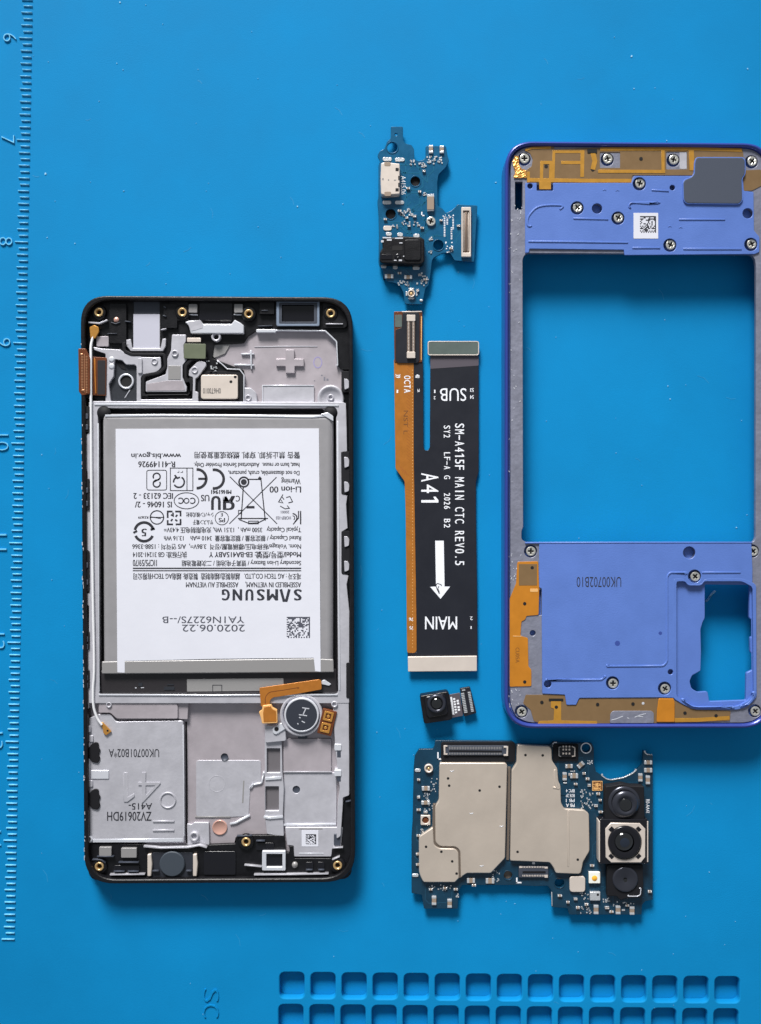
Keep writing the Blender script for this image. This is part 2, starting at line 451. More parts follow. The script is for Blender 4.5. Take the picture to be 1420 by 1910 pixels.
# clips on the right and pockets on the left
for y0, y1, tabs in ((692, 731, (716,)), (842, 922, (862, 908)), (990, 1071, (1010, 1056))):
    box('clip_pocket', ch, 'blackm', 637, y0, 653, y1, .3, .515, 4)
    for ty in tabs: plate('clip_tab', ch, 'alloy', rnd([(642, ty - 10), (649, ty - 9), (652, ty - 3), (651, ty + 8), (643, ty + 11)], 2), .5, .55, .01)
for y0, y1 in ((668, 742), (758, 806), (893, 952), (1028, 1104), (1178, 1212), (1250, 1284)):
    box('clip_pocket', ch, 'blackm', 156, y0, 167, y1, .3, .53, 2)
    for k in range(2):
        ty = y0 + (y1 - y0) * (.28 + .42 * k); box('clip_tab', ch, 'slate', 159, ty, 164.5, ty + 10, .52, .55, 2)
cr = random.Random(11)
multi('worn_edge', ch, 'bright', [ribbon([(x, y), (x + cr.uniform(-.6, .6), y + cr.uniform(1.5, 7))], cr.uniform(.7, 1.5))[0] for x, y in
      [(150.5 + (y_ - 560) * .0065 + cr.uniform(0, 2), y_) for y_ in [cr.uniform(640, 1600) for _ in range(60)]]], .575, .584, 0, 'stuff')

def code_print(parent, m, x0, y0, x1, y1, z, n, seed):
    q = random.Random(seed); u, v = (x1 - x0) / n, (y1 - y0) / n; out = []
    for j in range(n):
        for i in range(n):
            on = j == 0 or i == n - 1 or (j == n - 1 and i % 2) or (i == 0 and j % 2 == 0) or (0 < i < n - 1 and 0 < j < n - 1 and q.random() < .47)
            if on: out.append([(x0 + i * u, y0 + j * v), (x0 + (i + 1) * u, y0 + j * v), (x0 + (i + 1) * u, y0 + (j + 1) * v), (x0 + i * u, y0 + (j + 1) * v)])
    vs, fs = [], []
    for p in out:
        k = len(vs); vs += [tuple(W(a, b, z)) for a, b in p]; fs.append((k + 3, k + 2, k + 1, k))
    me = bpy.data.meshes.new('matrix_print'); me.from_pydata(vs, [], fs); o = obj_from('matrix_print', me, parent, M[m]); o['kind'] = 'stuff'; return o
# --- top area: metal islands on the black moulding
ISL = [(174, 647), (190, 650), (225, 652), (235, 660), (260, 662), (264, 666), (300, 666), (301, 685), (296, 691), (286, 697), (268, 698), (263, 704), (263, 745), (359, 744), (360, 704), (352, 701), (353, 690),
       (367, 676), (375, 673), (384, 676), (385, 682), (369, 704), (365, 706), (364, 730), (370, 731), (370, 756), (197, 756), (197, 660), (176, 653)]
HOLE = [(214, 670), (228, 672), (235, 680), (252, 680), (255, 684), (255, 750), (207, 749), (203, 716), (212, 702)]
plate('metal_island', ch, 'alloy', [rnd(ISL, 2), rnd(HOLE, 2)], .355, .46, .012)
plate('camera_seat', ch, 'seat', rnd([(200, 664), (257, 664), (257, 753), (200, 753)], 2), .35, .375, .004)
plate('dark_film', ch, 'blackm', rnd([(213, 671), (230, 676), (236, 690), (226, 687)], 1), .375, .39, .003)
lathe('camera_ring', ch, 'bright', 235, 711, [(14.5, .37), (14.5, .41), (12.8, .42), (11.2, .41), (11, .38)], 28)
lathe('camera_hole', ch, 'dark', 235, 711, [(11.2, .378), (0, .378)], 24)
line('film_crease', ch, 'bright', [(233, 742), (238, 734), (243, 727)], 1.3, .375, .388, .003)
box('raised_rib', ch, 'alloy', 257, 668, 265, 696, .46, .50, 2)
ISB = [(321, 624), (347, 624), (347, 637), (343, 643), (343, 660), (349, 671), (341, 681), (341, 704), (346, 716), (349, 722), (348, 731), (272, 731), (272, 712), (309, 698), (312, 683), (312, 669), (319, 654), (320, 637)]
plate('metal_island', ch, 'alloy', rnd(ISB, 2), .355, .45, .012)
plate('island_floor', ch, 'alloyd', rnd([(274, 716), (312, 710), (341, 710), (346, 728), (274, 729)], 2), .449, .456, .002)
box('window_slot', ch, 'tape', 314, 682, 337, 708, .449, .458, 1)
for x, y in ((326, 659), (288, 674), (363, 690), (327, 660)):
    if (x, y) == (327, 660): continue
    insert(ch, x, y, .45, 6.5, 'alloy')
for cx, cy in ((208, 670), (208, 683)): lathe('dimple', ch, 'bright', cx, cy, [(5.5, .45), (5.2, .468), (3, .474), (0, .474)], 18)
box('green_pad', ch, 'green', 343, 641, 384, 669, .45, .50, 2.5, ang=1)
box('contact_bar', ch, 'cream', 349, 630, 375, 638, .45, .48, 1.5)
box('grey_block', ch, 'alloyd', 180, 627, 203, 646, .36, .43, 2.5)
box('tape_patch', ch, 'tape', 249, 587, 299, 649, .36, .395, .8)
M['tapeL'] = mat('lavender_tape', (192, 192, 206), .45, .1, bump=.05)
box('light_tape', ch, 'tapeL', 249, 586, 298, 649, .395, .402, .8, .002)
box('clear_film', ch, 'slate', 250, 557, 298, 586, .36, .372, .8, .002)
plate('tape_bracket', ch, 'alloy', rnd([(235, 634), (244, 632), (247, 649), (300, 649), (303, 632), (310, 631), (309, 646), (304, 655), (244, 655), (236, 645)], 1.5), .36, .43, .012)
plate('bright_ledge', ch, 'bright', rnd([(345, 601), (352, 598), (374, 597), (379, 604), (432, 604), (438, 596), (449, 602), (455, 607), (455, 622), (356, 622), (352, 607)], 1.5), .36, .50, .02)
plate('ledge_bevel', ch, 'alloy', rnd([(352, 600), (374, 597), (378, 604), (378, 612), (357, 618), (352, 607)], 1), .49, .506, .004)
insert(ch, 403, 628, .44, 9, 'alloy')
plate('ramp', ch, 'tape', rnd([(392, 641), (425, 634), (436, 632), (420, 660), (400, 668), (393, 660)], 2), .29, .33, .01)
for p in ([(450, 660), (474, 660)], [(437, 680), (474, 681)], [(468, 653), (469, 688)]): line('small_rib', ch, 'bright', p, 2.6, .3, .36, .008)
line('floor_edge', ch, 'bright', rnd([(479, 617), (520, 616), (607, 617), (628, 637), (630, 682)], 2), 2.6, .3, .42, .008)
box('edge_step', ch, 'bright', 478, 614, 515, 620, .3, .44, 2)
CR = [(533, 652), (549, 652), (549, 669), (567, 669), (567, 683), (550, 683), (550, 696), (533, 696), (533, 683), (515, 683), (515, 669), (533, 669)]
plate('cross_boss', ch, 'alloyd', rnd(CR, 1), .3, .37, .01)
line('violet_stamp', ch, 'violet', circ(593, 676, 7.5, 20, 10), 1.6, .3, .303, 0, True)
dots('stamped_text', ch, 'inkl', [(599, 699, 602, 701), (604, 703, 607, 710), (609, 706, 613, 710), (586, 709, 588, 711)], .3, .004)
line('recess_line', ch, 'alloy', [(475, 647), (530, 646), (592, 646)], 1.6, .3, .312, .003)
plate('raised_panel', ch, 'alloy', rr(491, 719, 586, 756, 2), .3, .345, .008)
line('panel_edge', ch, 'bright', [(490, 754), (490, 719), (586, 719)], 1.8, .34, .36, .006)
line('panel_base', ch, 'bright', [(481, 752), (540, 752), (600, 752)], 2.2, .3, .37, .008)
plate('boss_tab', ch, 'alloy', rnd([(455, 723), (468, 723), (478, 732), (481, 755), (455, 755)], 4), .3, .40, .015)
insert(ch, 463, 742, .40, 6, 'alloy')
lathe('boss_collar', ch, 'alloy', 617, 743, [(25, .3), (25, .36), (23.5, .375), (20, .37), (18, .33), (0, .33)], 30)
insert(ch, 617, 741, .34, 6, 'alloy')
# module with its printed code
box('module_seat', ch, 'blackm', 369, 692, 454, 753, .36, .40, 4)
box('module_can', ch, 'cream', 375, 699, 444, 744, .40, .47, 5, .012)
text('stamped_code', ch, 'ink', '0H6T0010', 379, 724, 412, 734, .473, 180)
for x, y in ((439, 703), (431, 712)): lathe('can_hole', ch, 'dark', x, y, [(2.8, .471), (0, .474)], 14)
dots('solder_dots', ch, 'solder', speck(16, 384, 672, 404, 697, 1.5, 3.5, random.Random(2)), .37, .03)
line('diagonal_rail', ch, 'bright', [(405, 672), (413, 678), (424, 688), (447, 689), (455, 699), (455, 750)], 2, .3, .43, .008)

# brass inserts and the receiver
for x, y in ((184, 582), (340, 582), (464, 585), (617, 584)):
    lathe('insert_boss', ch, 'black', x, y, [(14, .35), (13.5, .44), (12, .455), (8, .455)], 28); insert(ch, x, y, .45)
plate('receiver_frame', ch, 'slate', [rr(515, 559, 597, 608, 3), rr(525, 567, 588, 601, 2)], .36, .47, .015)
M['bluegrey'] = mat('blue_grey_gasket', (118, 132, 152), .6)
plate('receiver_gasket', ch, 'bluegrey', [rr(516, 560, 596, 608, 3), rr(521, 564, 592, 604, 2)], .465, .482, .006)
plate('receiver_lip', ch, 'slate', [rr(523, 566, 590, 603, 2), rr(526, 568.5, 586, 600, 2)], .46, .475, .004)
box('receiver_mesh', ch, 'blackg', 523, 566, 590, 603, .36, .41, 2)
for x0 in (352, 437): box('contact_block', ch, 'tape', x0, 567, x0 + 16, 583, .36, .46, 2); line('contact_edge', ch, 'bright', [(x0 - 1, 586.5), (x0 + 17, 587)], 1.6, .36, .42, .004)
box('usb_bay', ch, 'blackg', 372, 560, 434, 598, .36, .40, 3)
box('black_step', ch, 'black', 204, 566, 236, 640, .36, .44, 4); box('black_step', ch, 'black', 484, 560, 512, 586, .36, .45, 2)
box('black_step', ch, 'black', 305, 566, 331, 612, .36, .43, 3); box('black_step', ch, 'black', 410, 597, 432, 600, .36, .43, 1)
box('black_step', ch, 'black', 316, 560, 352, 598, .36, .42, 2); plate('black_step', ch, 'black', rnd([(602, 563), (648, 563), (648, 612), (602, 612)], [4, 40, 8, 4]), .36, .43, .01)
lathe('pink_dot', ch, 'pink', 217, 596, [(5, .44), (4.6, .452), (0, .455)], 16)
for p, wd in (([(165, 601), (185, 603), (200, 597)], 3), ([(207, 601), (216, 604), (224, 601)], 1.6), ([(233, 599), (243, 600)], 1.8), ([(300, 615), (310, 613)], 2), ([(203, 556), (232, 557), (298, 558)], 1.8),
              ([(608, 604), (640, 604)], 2), ([(488, 579), (500, 579)], 1.6), ([(453, 558), (478, 560)], 1.8), ([(327, 558), (351, 558)], 1.6), ([(365, 560), (400, 561), (436, 560)], 2.2), ([(200, 622), (218, 622)], 1.2), ([(305, 571), (309, 574)], 1.8), ([(304, 588), (310, 590)], 1.8), ([(481, 608), (508, 607)], 1.4)):
    line('moulded_edge', ch, 'slate' if wd < 1.9 else 'alloy', p, wd, .36, .47, .006)
# gasket bead
line('gasket_bead', ch, 'blackm', rnd([(230, 640), (232, 655), (245, 661), (306, 661), (309, 684), (298, 695), (270, 700), (267, 706), (267, 739), (356, 738), (357, 706), (347, 712), (346, 682), (358, 670), (385, 669)], 4), 6.5, .36, .475, .02)

# copper display connector folded over the left edge
plate('display_flex', ch, 'copper', rnd([(165, 665), (199, 667), (198, 738), (166, 737)], 2), .46, .49, .006)
plate('display_connector', ch, 'copper', rnd([(146, 650), (160, 650), (168, 668), (168, 734), (153, 738), (147, 730)], 2), .52, .59, .01)
line('flex_fold', ch, 'orange', [(176.5, 669), (177.5, 700), (179, 734)], 2.6, .485, .51, .008)
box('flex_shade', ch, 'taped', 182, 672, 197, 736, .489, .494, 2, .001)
M['coppl'] = mat('pin_gold', (206, 150, 112), .3, .6)
dots('connector_pins', ch, 'coppl', column(151.5, 155.5, 661, 728, 2.9) + column(160, 163.5, 664, 732, 2.9) + [(157, 660, 158.2, 732)], .59, .012)
for x, y in ((152, 661), (155, 728)): box('anchor_pin', ch, 'coppl', x - 2, y - 2, x + 3, y + 2, .59, .61, 1)

# --- lower area
plate('card_cover', ch, 'alloy', rnd([(166, 1340), (184, 1332), (206, 1332), (216, 1346), (342, 1344), (344, 1572), (166, 1572)], [2, 2, 4, 4, 5, 4, 3]), .3, .43, .015)
line('cover_edge', ch, 'bright', [(173, 1568.5), (250, 1568), (341, 1567)], 6.5, .425, .445, .01)
line('cover_edge', ch, 'bright', [(342, 1352), (343, 1450), (343.5, 1560)], 1.8, .425, .442, .004)
line('cover_gap', ch, 'dark', [(347.5, 1346), (348.5, 1450), (349, 1572)], 3.4, .30, .306, 0)
plate('upper_cover', ch, 'alloyd', rnd([(184, 1304), (325, 1304), (332, 1318), (332, 1341), (218, 1341), (206, 1330), (184, 1330)], 3), .3, .47, .015)
insert(ch, 203, 1315, .47, 5.5, 'alloy')
plate('cover_tab', ch, 'alloyd', rnd([(322, 1308), (352, 1310), (350, 1342), (332, 1341), (331, 1320)], 2), .3, .42, .01)
text('stamped_code', ch, 'ink', 'UK00701B02*A', 203, 1397, 297, 1413, .4345, 180)
text('stamped_code', ch, 'ink', 'A415-', 240, 1498, 284, 1510, .4345, 180, .006)
text('stamped_code', ch, 'ink', 'ZV20619DH', 200, 1514, 283, 1531, .4345, 180, .006)
text('embossed_digit', ch, 'alloy', '4', 258, 1441, 299, 1496, .452, 180, -.012, .03)
plate('embossed_digit', ch, 'alloy', [(231, 1441), (238, 1441), (238, 1487), (250, 1480), (251, 1486), (238, 1496), (231, 1496)], .425, .452, .008)
for p in ([(285, 1549.5), (325, 1549)], [(285, 1532.5), (325, 1532.5)]):
    line('embossed_stroke', ch, 'alloy', p, 3.6, .425, .455, .014)
line('embossed_ring', ch, 'alloy', circ(313, 1493, 14, 26), 3, .425, .455, .012, True)
box('white_tab', ch, 'bright', 170, 1437, 203, 1453, .43, .45, .8)
for y in (1385, 1472):
    plate('black_glue', ch, 'blackm', rnd([(160, y + 12), (168, y + 8), (170, y + 3), (178, y - 1), (184, y + 1), (184, y + 9), (188, y + 15), (184, y + 21), (187, y + 30), (183, y + 39), (172, y + 37), (166, y + 29), (160, y + 26)], 3), .43, .47, .015)
line('tray_wall', ch, 'bright', [(163, 1352), (166, 1400), (165, 1500), (166, 1570)], 2.5, .3, .46, .01)
lathe('screw_post', ch, 'bright', 166, 1566, [(7, .3), (6.5, .46), (4, .47), (3.5, .44), (0, .44)], 18)
for x, y, z in ((158, 1310, .5), (161, 1354, .48), (166, 1372, .46), (165, 1456, .46)): box('rail_lug', ch, 'alloy', x, y, x + 8, y + 12, .3, z, 2)
# centre floor
plate('centre_pan', ch, 'alloy', rnd([(366, 1418), (487, 1418), (487, 1462), (467, 1470), (464, 1522), (430, 1524), (366, 1524)], 6), .3, .315, .006)
lathe('pan_hole', ch, 'slate', 419, 1412, [(7, .335), (6.2, .328), (5.8, .316), (0, .316)], 20)
line('pan_edge', ch, 'bright', rnd([(466, 1472), (471, 1464), (488, 1461), (493, 1440)], 3), 3, .3, .345, .01)
line('pan_edge', ch, 'bright', [(429, 1537), (440, 1535), (466, 1521)], 4, .3, .345, .012)
line('pan_edge', ch, 'tape', [(364, 1524), (430, 1524)], 2.4, .3, .325, .006)
line('faint_ring', ch, 'alloy', circ(405, 1462, 15, 26), 1.6, .314, .3175, .001, True)
line('scuff', ch, 'tape', [(455, 1456), (454, 1478), (453, 1498)], 2.6, .314, .317, .001)
lathe('copper_dot', ch, 'pink', 410, 1544, [(14, .30), (14, .325), (12.5, .33), (11.5, .318), (0, .318)], 26)
plate('screw_tab', ch, 'alloy', rnd([(349, 1536), (358, 1538), (362, 1534), (390, 1534), (391, 1576), (350, 1578)], 2), .3, .36, .012)
insert(ch, 362, 1561, .40, 9, 'alloy')
# rib with the two dark slots
plate('centre_rib', ch, 'alloy', [rnd([(494, 1352), (525, 1352), (527, 1440), (530, 1470), (528, 1520), (530, 1560), (498, 1556), (494, 1520), (494, 1460)], 3), rr(498, 1396, 523, 1441, 1.5), rr(495.5, 1467, 520.5, 1512, 1.5)], .3, .40, .012)
box('rib_slot', ch, 'slot', 496, 1394, 525, 1443, .3, .33, 1); box('rib_slot', ch, 'slot', 494, 1465, 522, 1514, .3, .33, 1)
line('rib_bar', ch, 'bright', [(495, 1453), (525, 1451)], 5.5, .395, .43, .012); line('rib_bar', ch, 'bright', [(492, 1524), (502, 1526), (528, 1524)], 5, .395, .43, .012)
plate('right_pan', ch, 'alloyd', rr(529, 1378, 618, 1439, 2), .3, .35, .008)
plate('right_pan', ch, 'alloy', [rr(530, 1441, 628, 1536, 2), circ(553, 1473, 7, 20)], .3, .335, .008)
lathe('pan_hole', ch, 'slate', 553, 1473, [(7.5, .31), (0, .302)], 20)
line('pan_edge', ch, 'bright', [(529, 1539), (580, 1538.5), (627, 1538)], 4.2, .3, .37, .012)
line('pan_edge', ch, 'alloy', [(529, 1440), (619, 1440)], 2, .33, .37, .006)
plate('sticker_plate', ch, 'alloy', rnd([(532, 1543), (640, 1543), (636, 1580), (620, 1583), (618, 1598), (549, 1598), (548, 1578), (536, 1576)], 2), .3, .41, .012)
st = box('code_sticker', ch, 'label', 563, 1549, 594, 1579, .41, .416, .5, .001); code_print(st, 'ink', 570.5, 1556, 590, 1575, .4175, 12, 1)
line('plate_crease', ch, 'tape', [(558, 1546), (602, 1546)], 2, .408, .414, .002); line('plate_crease', ch, 'bright', [(558, 1592), (604, 1592)], 2, .408, .418, .004)
# right rail
plate('side_rail', ch, 'alloy', rnd([(620, 1300), (651, 1300), (652, 1420), (652, 1484), (640, 1488), (640, 1500), (636, 1560), (628, 1565), (630, 1500), (634, 1470), (626, 1400)], 3), .3, .49, .015)
for y in (1388, 1436): box('rail_lug', ch, 'bright', 624, y, 637, y + 12, .3, .51, 2)
for y in (1401, 1446): box('rail_notch', ch, 'slate', 629, y, 636, y + 12, .485, .493, 1)
box('rail_notch', ch, 'blackm', 646, 1236, 656, 1302, .4, .52, 3)
box('rail_block', ch, 'slate', 623, 1556, 635, 1577, .4, .45, 2)
insert(ch, 624, 1314, .5, 6, 'alloy')

# bottom moulding details
for x, y in ((185, 1617), (459, 1571), (630, 1615)):
    lathe('insert_boss', ch, 'black', x, y, [(15, .39), (14.5, .46), (13, .475), (8, .475)], 28); insert(ch, x, y, .47)
box('grey_block', ch, 'tape', 185, 1580, 208, 1597, .4, .47, 2); box('grey_block', ch, 'tape', 226, 1582, 255, 1600, .4, .48, 2)
box('motor_tray', ch, 'slate', 284, 1590, 360, 1637, .39, .41, 4)
M['traydark'] = mat('tray_dark', (40, 43, 52), .5)
box('tray_base', ch, 'traydark', 285, 1591, 359, 1636, .41, .416, 4, .002)
M['disc'] = mat('rubber_disc', (58, 66, 76), .6, bump=.1, bscale=40)
lathe('rubber_disc', ch, 'disc', 321, 1612, [(23.5, .41), (23.5, .47), (22, .485), (0, .485)], 36, False)
for x in (279, 364): plate('spring_contact', ch, 'cream', rnd([(x - 4, 1594), (x + 3, 1593), (x + 4, 1604), (x + 5, 1612), (x + 3, 1635), (x - 4, 1635)], 2), .4, .50, .02)
for p, wd in (([(268, 1579), (300, 1582), (350, 1581), (372, 1577), (386, 1581)], 3), ([(205, 1632), (270, 1631)], 2.4), ([(212, 1626), (232, 1626)], 1.8), ([(238, 1626), (258, 1626)], 1.8), ([(221, 1609), (258, 1609)], 1.6), ([(181, 1598), (212, 1598)], 1.6),
              ([(172, 1604), (188, 1604), (197, 1610)], 1.6), ([(474, 1632), (540, 1631.5), (613, 1630)], 2.6), ([(402, 1641), (437, 1642)], 2.8), ([(456, 1614), (488, 1617)], 2), ([(478, 1569), (494, 1569)], 1.8), ([(571, 1623), (583, 1623)], 1.5),
              ([(594, 1623), (605, 1623)], 1.5), ([(284, 1625), (296, 1625)], 1.6), ([(347, 1625), (357, 1625)], 1.6), ([(442, 1560), (470, 1559)], 1.6), ([(620, 1604), (634, 1598)], 2), ([(645, 1496), (655, 1494)], 1.8), ([(622, 1582), (640, 1581)], 2)):
    line('moulded_edge', ch, 'alloy' if wd > 1.9 else 'slate', p, wd, .4, .50, .006)
plate('mic_gasket', ch, 'bright', [rr(489, 1587, 533, 1624, 2.5), rr(497, 1593, 527, 1617, 1.5)], .4, .49, .012)
box('mic_opening', ch, 'blackg', 495, 1590, 529, 1620, .4, .43, 1)
lathe('small_peg', ch, 'tape', 550, 1614, [(5.5, .4), (5.3, .45), (0, .455)], 18)
lathe('sealed_port', ch, 'teal', 412, 1615, [(9, .4), (8.5, .41), (0, .412)], 20)
for x0, y0, x1, y1 in ((380, 1588, 440, 1632), (570, 1608, 585, 1622), (592, 1608, 606, 1622), (478, 1572, 512, 1586), (212, 1614, 260, 1624)):
    box('black_step', ch, 'blackg', x0, y0, x1, y1, .40, .43, 3)

# ================================================================ antenna cable along the left rail
co = thing('antenna_cable', 178, 1000, 'thin white coaxial cable with gold plugs along the phone chassis edge', 'cable', z=.5)
tube('wire', co, 'wire', [(175, 624, .46), (170, 645, .5), (170, 670, .53), (170, 740, .53), (171, 900, .53), (173.5, 1100, .53), (176, 1240, .53), (174, 1285, .53), (175, 1318, .52), (182, 1340, .50), (190, 1352, .48)], 2.4)
plate('plug', co, 'goldf', rnd([(167, 610), (176, 606), (184, 610), (185, 618), (178, 631), (169, 632), (168, 622)], 2), .44, .50, .012)
plate('plug', co, 'goldf', rnd([(187, 1349), (191, 1347), (202, 1358), (208, 1365), (198, 1372), (193, 1368), (192, 1361)], 1.5), .435, .48, .012)
lathe('plug_eye', co, 'dark', 201, 1363, [(2, .481), (0, .4815)], 12)

# ================================================================ battery
ba = thing('battery', 407, 1030, 'flat rectangular battery with white printed label in grey foil pouch', 'battery', z=.262)
plate('pouch', ba, 'pouch', rnd([(190, 771), (622, 772), (621, 1256), (192, 1259)], 12), .265, .56, .14, 5)
line('foil_lip', ba, 'bright', [(196, 775.5), (300, 774.5), (420, 775), (520, 776.5), (580, 777.5), (616, 775)], 4.5, .54, .572, .014)
plate('foil_fold', ba, 'bright', rnd([(598, 772), (612, 769), (622, 776), (622, 786), (612, 780)], 2), .545, .585, .01)
lb = plate('label', ba, 'label', [(216, 800), (595, 799), (598.5, 1253), (588, 1252), (585.5, 1227), (400, 1229), (233, 1233), (233, 1255), (219, 1254)], .555, .574, .002)
plate('end_flap', ba, 'tape', rnd([(190, 1234), (233, 1233), (585, 1228), (622, 1230), (623, 1254), (190, 1257)], 2), .50, .571, .02)
plate('black_wrap', ba, 'taped', rnd([(186, 1250), (627, 1248), (629, 1294), (188, 1295)], 4), .265, .45, .04)
box('wrap_sticker', ba, 'tape', 349, 1266, 529, 1289, .45, .455, 1, .001, ang=-.6)
line('sticker_mark', ba, 'ink', [(397, 1290), (397, 1278), (414, 1278), (414, 1290)], 1.3, .455, .457, 0)
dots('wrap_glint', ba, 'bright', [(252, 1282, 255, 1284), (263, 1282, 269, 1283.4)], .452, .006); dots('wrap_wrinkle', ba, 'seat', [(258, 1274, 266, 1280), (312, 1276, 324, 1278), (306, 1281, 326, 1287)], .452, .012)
plate('foil_end', ba, 'bright', rnd([(600, 1270), (606, 1268), (618, 1276), (614, 1279), (600, 1276)], 1), .45, .48, .006)
# flex lead
plate('lead_flex', ba, 'orange', rnd([(484, 1283), (596, 1267), (600, 1270), (600, 1286), (550, 1295), (510, 1301), (504, 1306), (503, 1318), (487, 1318)], 2), .535, .555, .005)
line('flex_track', ba, 'copper', rnd([(495, 1316), (495, 1300), (502, 1291), (530, 1287), (560, 1282)], 5), 1, .555, .557, 0)
pdd = [(490, 1316), (506, 1314), (509, 1320), (517, 1324), (518, 1349), (489, 1350), (487, 1340), (483, 1328), (489, 1324)]
plate('lead_pad', ba, 'orangel', rnd(pdd, 2), .50, .59, .012)
plate('pad_face', ba, 'orange', rnd([(493, 1319), (505, 1317), (508, 1323), (515, 1326), (516, 1346), (492, 1347), (491, 1330)], 2), .588, .596, .002)
# printed label ---------------------------------------------------------
ZP = .576
def pr(s, x0, x1, yc, h=11.5, bold=0., m='ink', name='printed_line'):
    return text(name, lb, m, s, x0, yc - h / 2, x1, yc + h / 2, ZP, 180, bold + .012)
pr('警告 禁止拆卸. 穿刺. 燃烧或重复使用', 363, 560, 849, 13)
pr('www.bis.gov.in', 245, 338, 849, 12.5, .006)
pr('heat, burn or reuse.  Authorized Service Provider Only.', 362, 559, 866, 11)
pr('R-41149926', 258, 327, 866, 11, .006)
pr('Do not disassemble, crush, puncture,', 426, 559, 881, 11)
pr('Warning', 525, 561, 896.5, 13); pr('Li-ion 00', 503, 562, 913, 11.5, .006)
pr('MH61941', 394, 432, 917.5, 7.5, .012); pr('IEC 62133 - 2', 249, 323, 925, 11, .006); pr('IS 16046 - 2/', 252, 321, 941, 11, .006)
pr('US', 375, 391, 929, 12, .006); pr('C', 440, 448, 930, 11, .01)
pr('20001', 524, 540, 955, 5, 0, 'inkl'); pr('HORIP-103', 515, 543, 966, 6, 0, 'inkl')
pr('シャパン株式会社', 347, 399, 960, 9); pr('サムスン電子', 360, 398, 974, 9)
pr('Typical Capacity   3500 mAh ,  13.51 Wh, 充电限制电压 4.43V=', 306, 562, 988, 13)
pr('Rated Capacity / 额定容量 / 額定電容量  3410 mAh    13.16 Wh', 306, 562, 1003.5, 13)
pr('Nom. Voltage/标称电压/標稱電壓/정격  3.86V=,  A/S 연락처 : 1588-3366', 247, 562, 1019, 13)
pr('Model/型号/型號: EB-BA415ABY Y', 390, 562, 1035, 13, .006); pr('执行标准: GB 31241-2014', 248, 349, 1035, 12)
pr('Secondary Li-ion Battery / 锂离子电池组 / 二次鋰電池組', 339, 562, 1050, 13); pr('1ICP5/59/70', 248, 293, 1050, 12)
pr('제조자 : AG TECH CO.,LTD.   越南製造/越南制造  製造商: 越南AG TECH有限公司', 249, 562, 1075, 13)
pr('ASSEMBLED IN VIETNAM,     ASSEMBLE AU VIETNAM', 347, 562, 1090, 11)
M['inkb'] = mat('print_ink_bold', (44, 46, 56), .6)
for k, (g, xa) in enumerate(zip('SAMSUNG', (548, 524, 498, 479, 458, 434, 414))):
    wv = (15, 16, 21, 15, 15, 18, 15)[k]
    if g == 'A': multi('printed_logo_letter', lb, 'inkb', [ribbon([(xa, 1099), (xa + 5.5, 1120), (xa + 10.5, 1120), (xa + 16, 1099)], 5)[0]], ZP, ZP + .001)
    else: text('printed_logo_letter', lb, 'inkb', g, xa, 1099, xa + wv, 1120, ZP, 180, .07)
M['inkd'] = mat('dot_print_ink', (74, 76, 88), .7)
pr('YA1N6227S/--B', 303, 456, 1156, 12.5, -.008, 'inkd'); pr('2020.06.22', 340, 457, 1171.5, 13, -.008, 'inkd')
def mark(name, strokes, m='ink'): return multi(name, lb, m, [ribbon(p, wd, cl) if cl else ribbon(p, wd)[0] for p, wd, cl in strokes], ZP, ZP + .001)
mark('printed_rule', [([(248, 1060), (562, 1060)], 2.4, 0), ([(248, 1064.5), (562, 1064.5)], 1.8, 0)])
mark('bin_symbol', [([(429, 889), (517, 977)], 1.6, 0), ([(516, 890), (428, 977)], 1.6, 0), (circ(455, 899, 9, 20), 3, 1), (circ(455, 899, 3, 12), 5, 1), ([(462, 894), (487, 894), (495, 971)], 2, 0), ([(454, 909), (450, 969)], 2, 0),
                    ([(444, 967), (500, 967)], 2, 0), ([(446, 969), (464, 976), (482, 975), (496, 968)], 1.8, 0), ([(460, 946), (475, 946)], 4.5, 0), ([(464, 977), (482, 977), (482, 972), (464, 972)], 1.5, 1), ([(445, 952), (451, 952), (451, 958), (445, 958)], 1.5, 1), ([(483, 890), (487, 894)], 5, 0)])
code_print(lb, 'inkd', 535, 1150.5, 578.5, 1190, ZP, 18, 4)
def arc(cx, cy, r, a0, a1, n=16): return [(cx + r * math.cos(math.radians(a0 + (a1 - a0) * i / n)), cy + r * math.sin(math.radians(a0 + (a1 - a0) * i / n))) for i in range(n + 1)]
mark('ce_symbol', [(arc(400, 893.5, 17.5, -100, 100), 5, 0), (arc(367.5, 893, 17.5, -92, 92), 5, 0), ([(370, 893), (384, 893)], 4, 0)])
mark('ict_symbol', [([(318, 873), (360, 873), (360, 915), (318, 915)], 1.5, 1), ([(349, 873), (349, 915)], 1.5, 0), (arc(334, 899, 10, -60, 150), 3, 0), (arc(334, 899, 10, 175, 240), 3, 0), ([(326, 886), (331, 892), (336, 890)], 3, 0), ([(331, 881), (334, 881), (334, 878)], 1, 0), ([(337, 881), (341, 881), (341, 878)], 1, 0)])
mark('certification_symbol', [(rr(274, 877, 311, 914, 4), 1.4, 1), (arc(292.5, 889, 6.5, -120, 100), 2.6, 0), (arc(292.5, 902, 6.5, 60, 280), 2.6, 0), ([(298, 893), (287, 899)], 2.6, 0), (arc(292.5, 889, 6.5, 150, 240), 2.6, 0), (arc(292.5, 902, 6.5, -30, 60), 2.6, 0)])
mark('ellipse_symbol', [(circ(348, 934, 23, 30, 15), 1.5, 1), (arc(337, 934, 5, -140, 140), 2, 0), (circ(348, 934, 4.6, 16), 1.8, 1), (arc(359, 934, 5, -140, 140), 2, 0)])
text('recognition_symbol', lb, 'ink', 'U', 394, 925, 412, 951, ZP, 180, .07); text('recognition_symbol', lb, 'ink', 'Я', 416, 925, 439, 951, ZP, 180, .07)
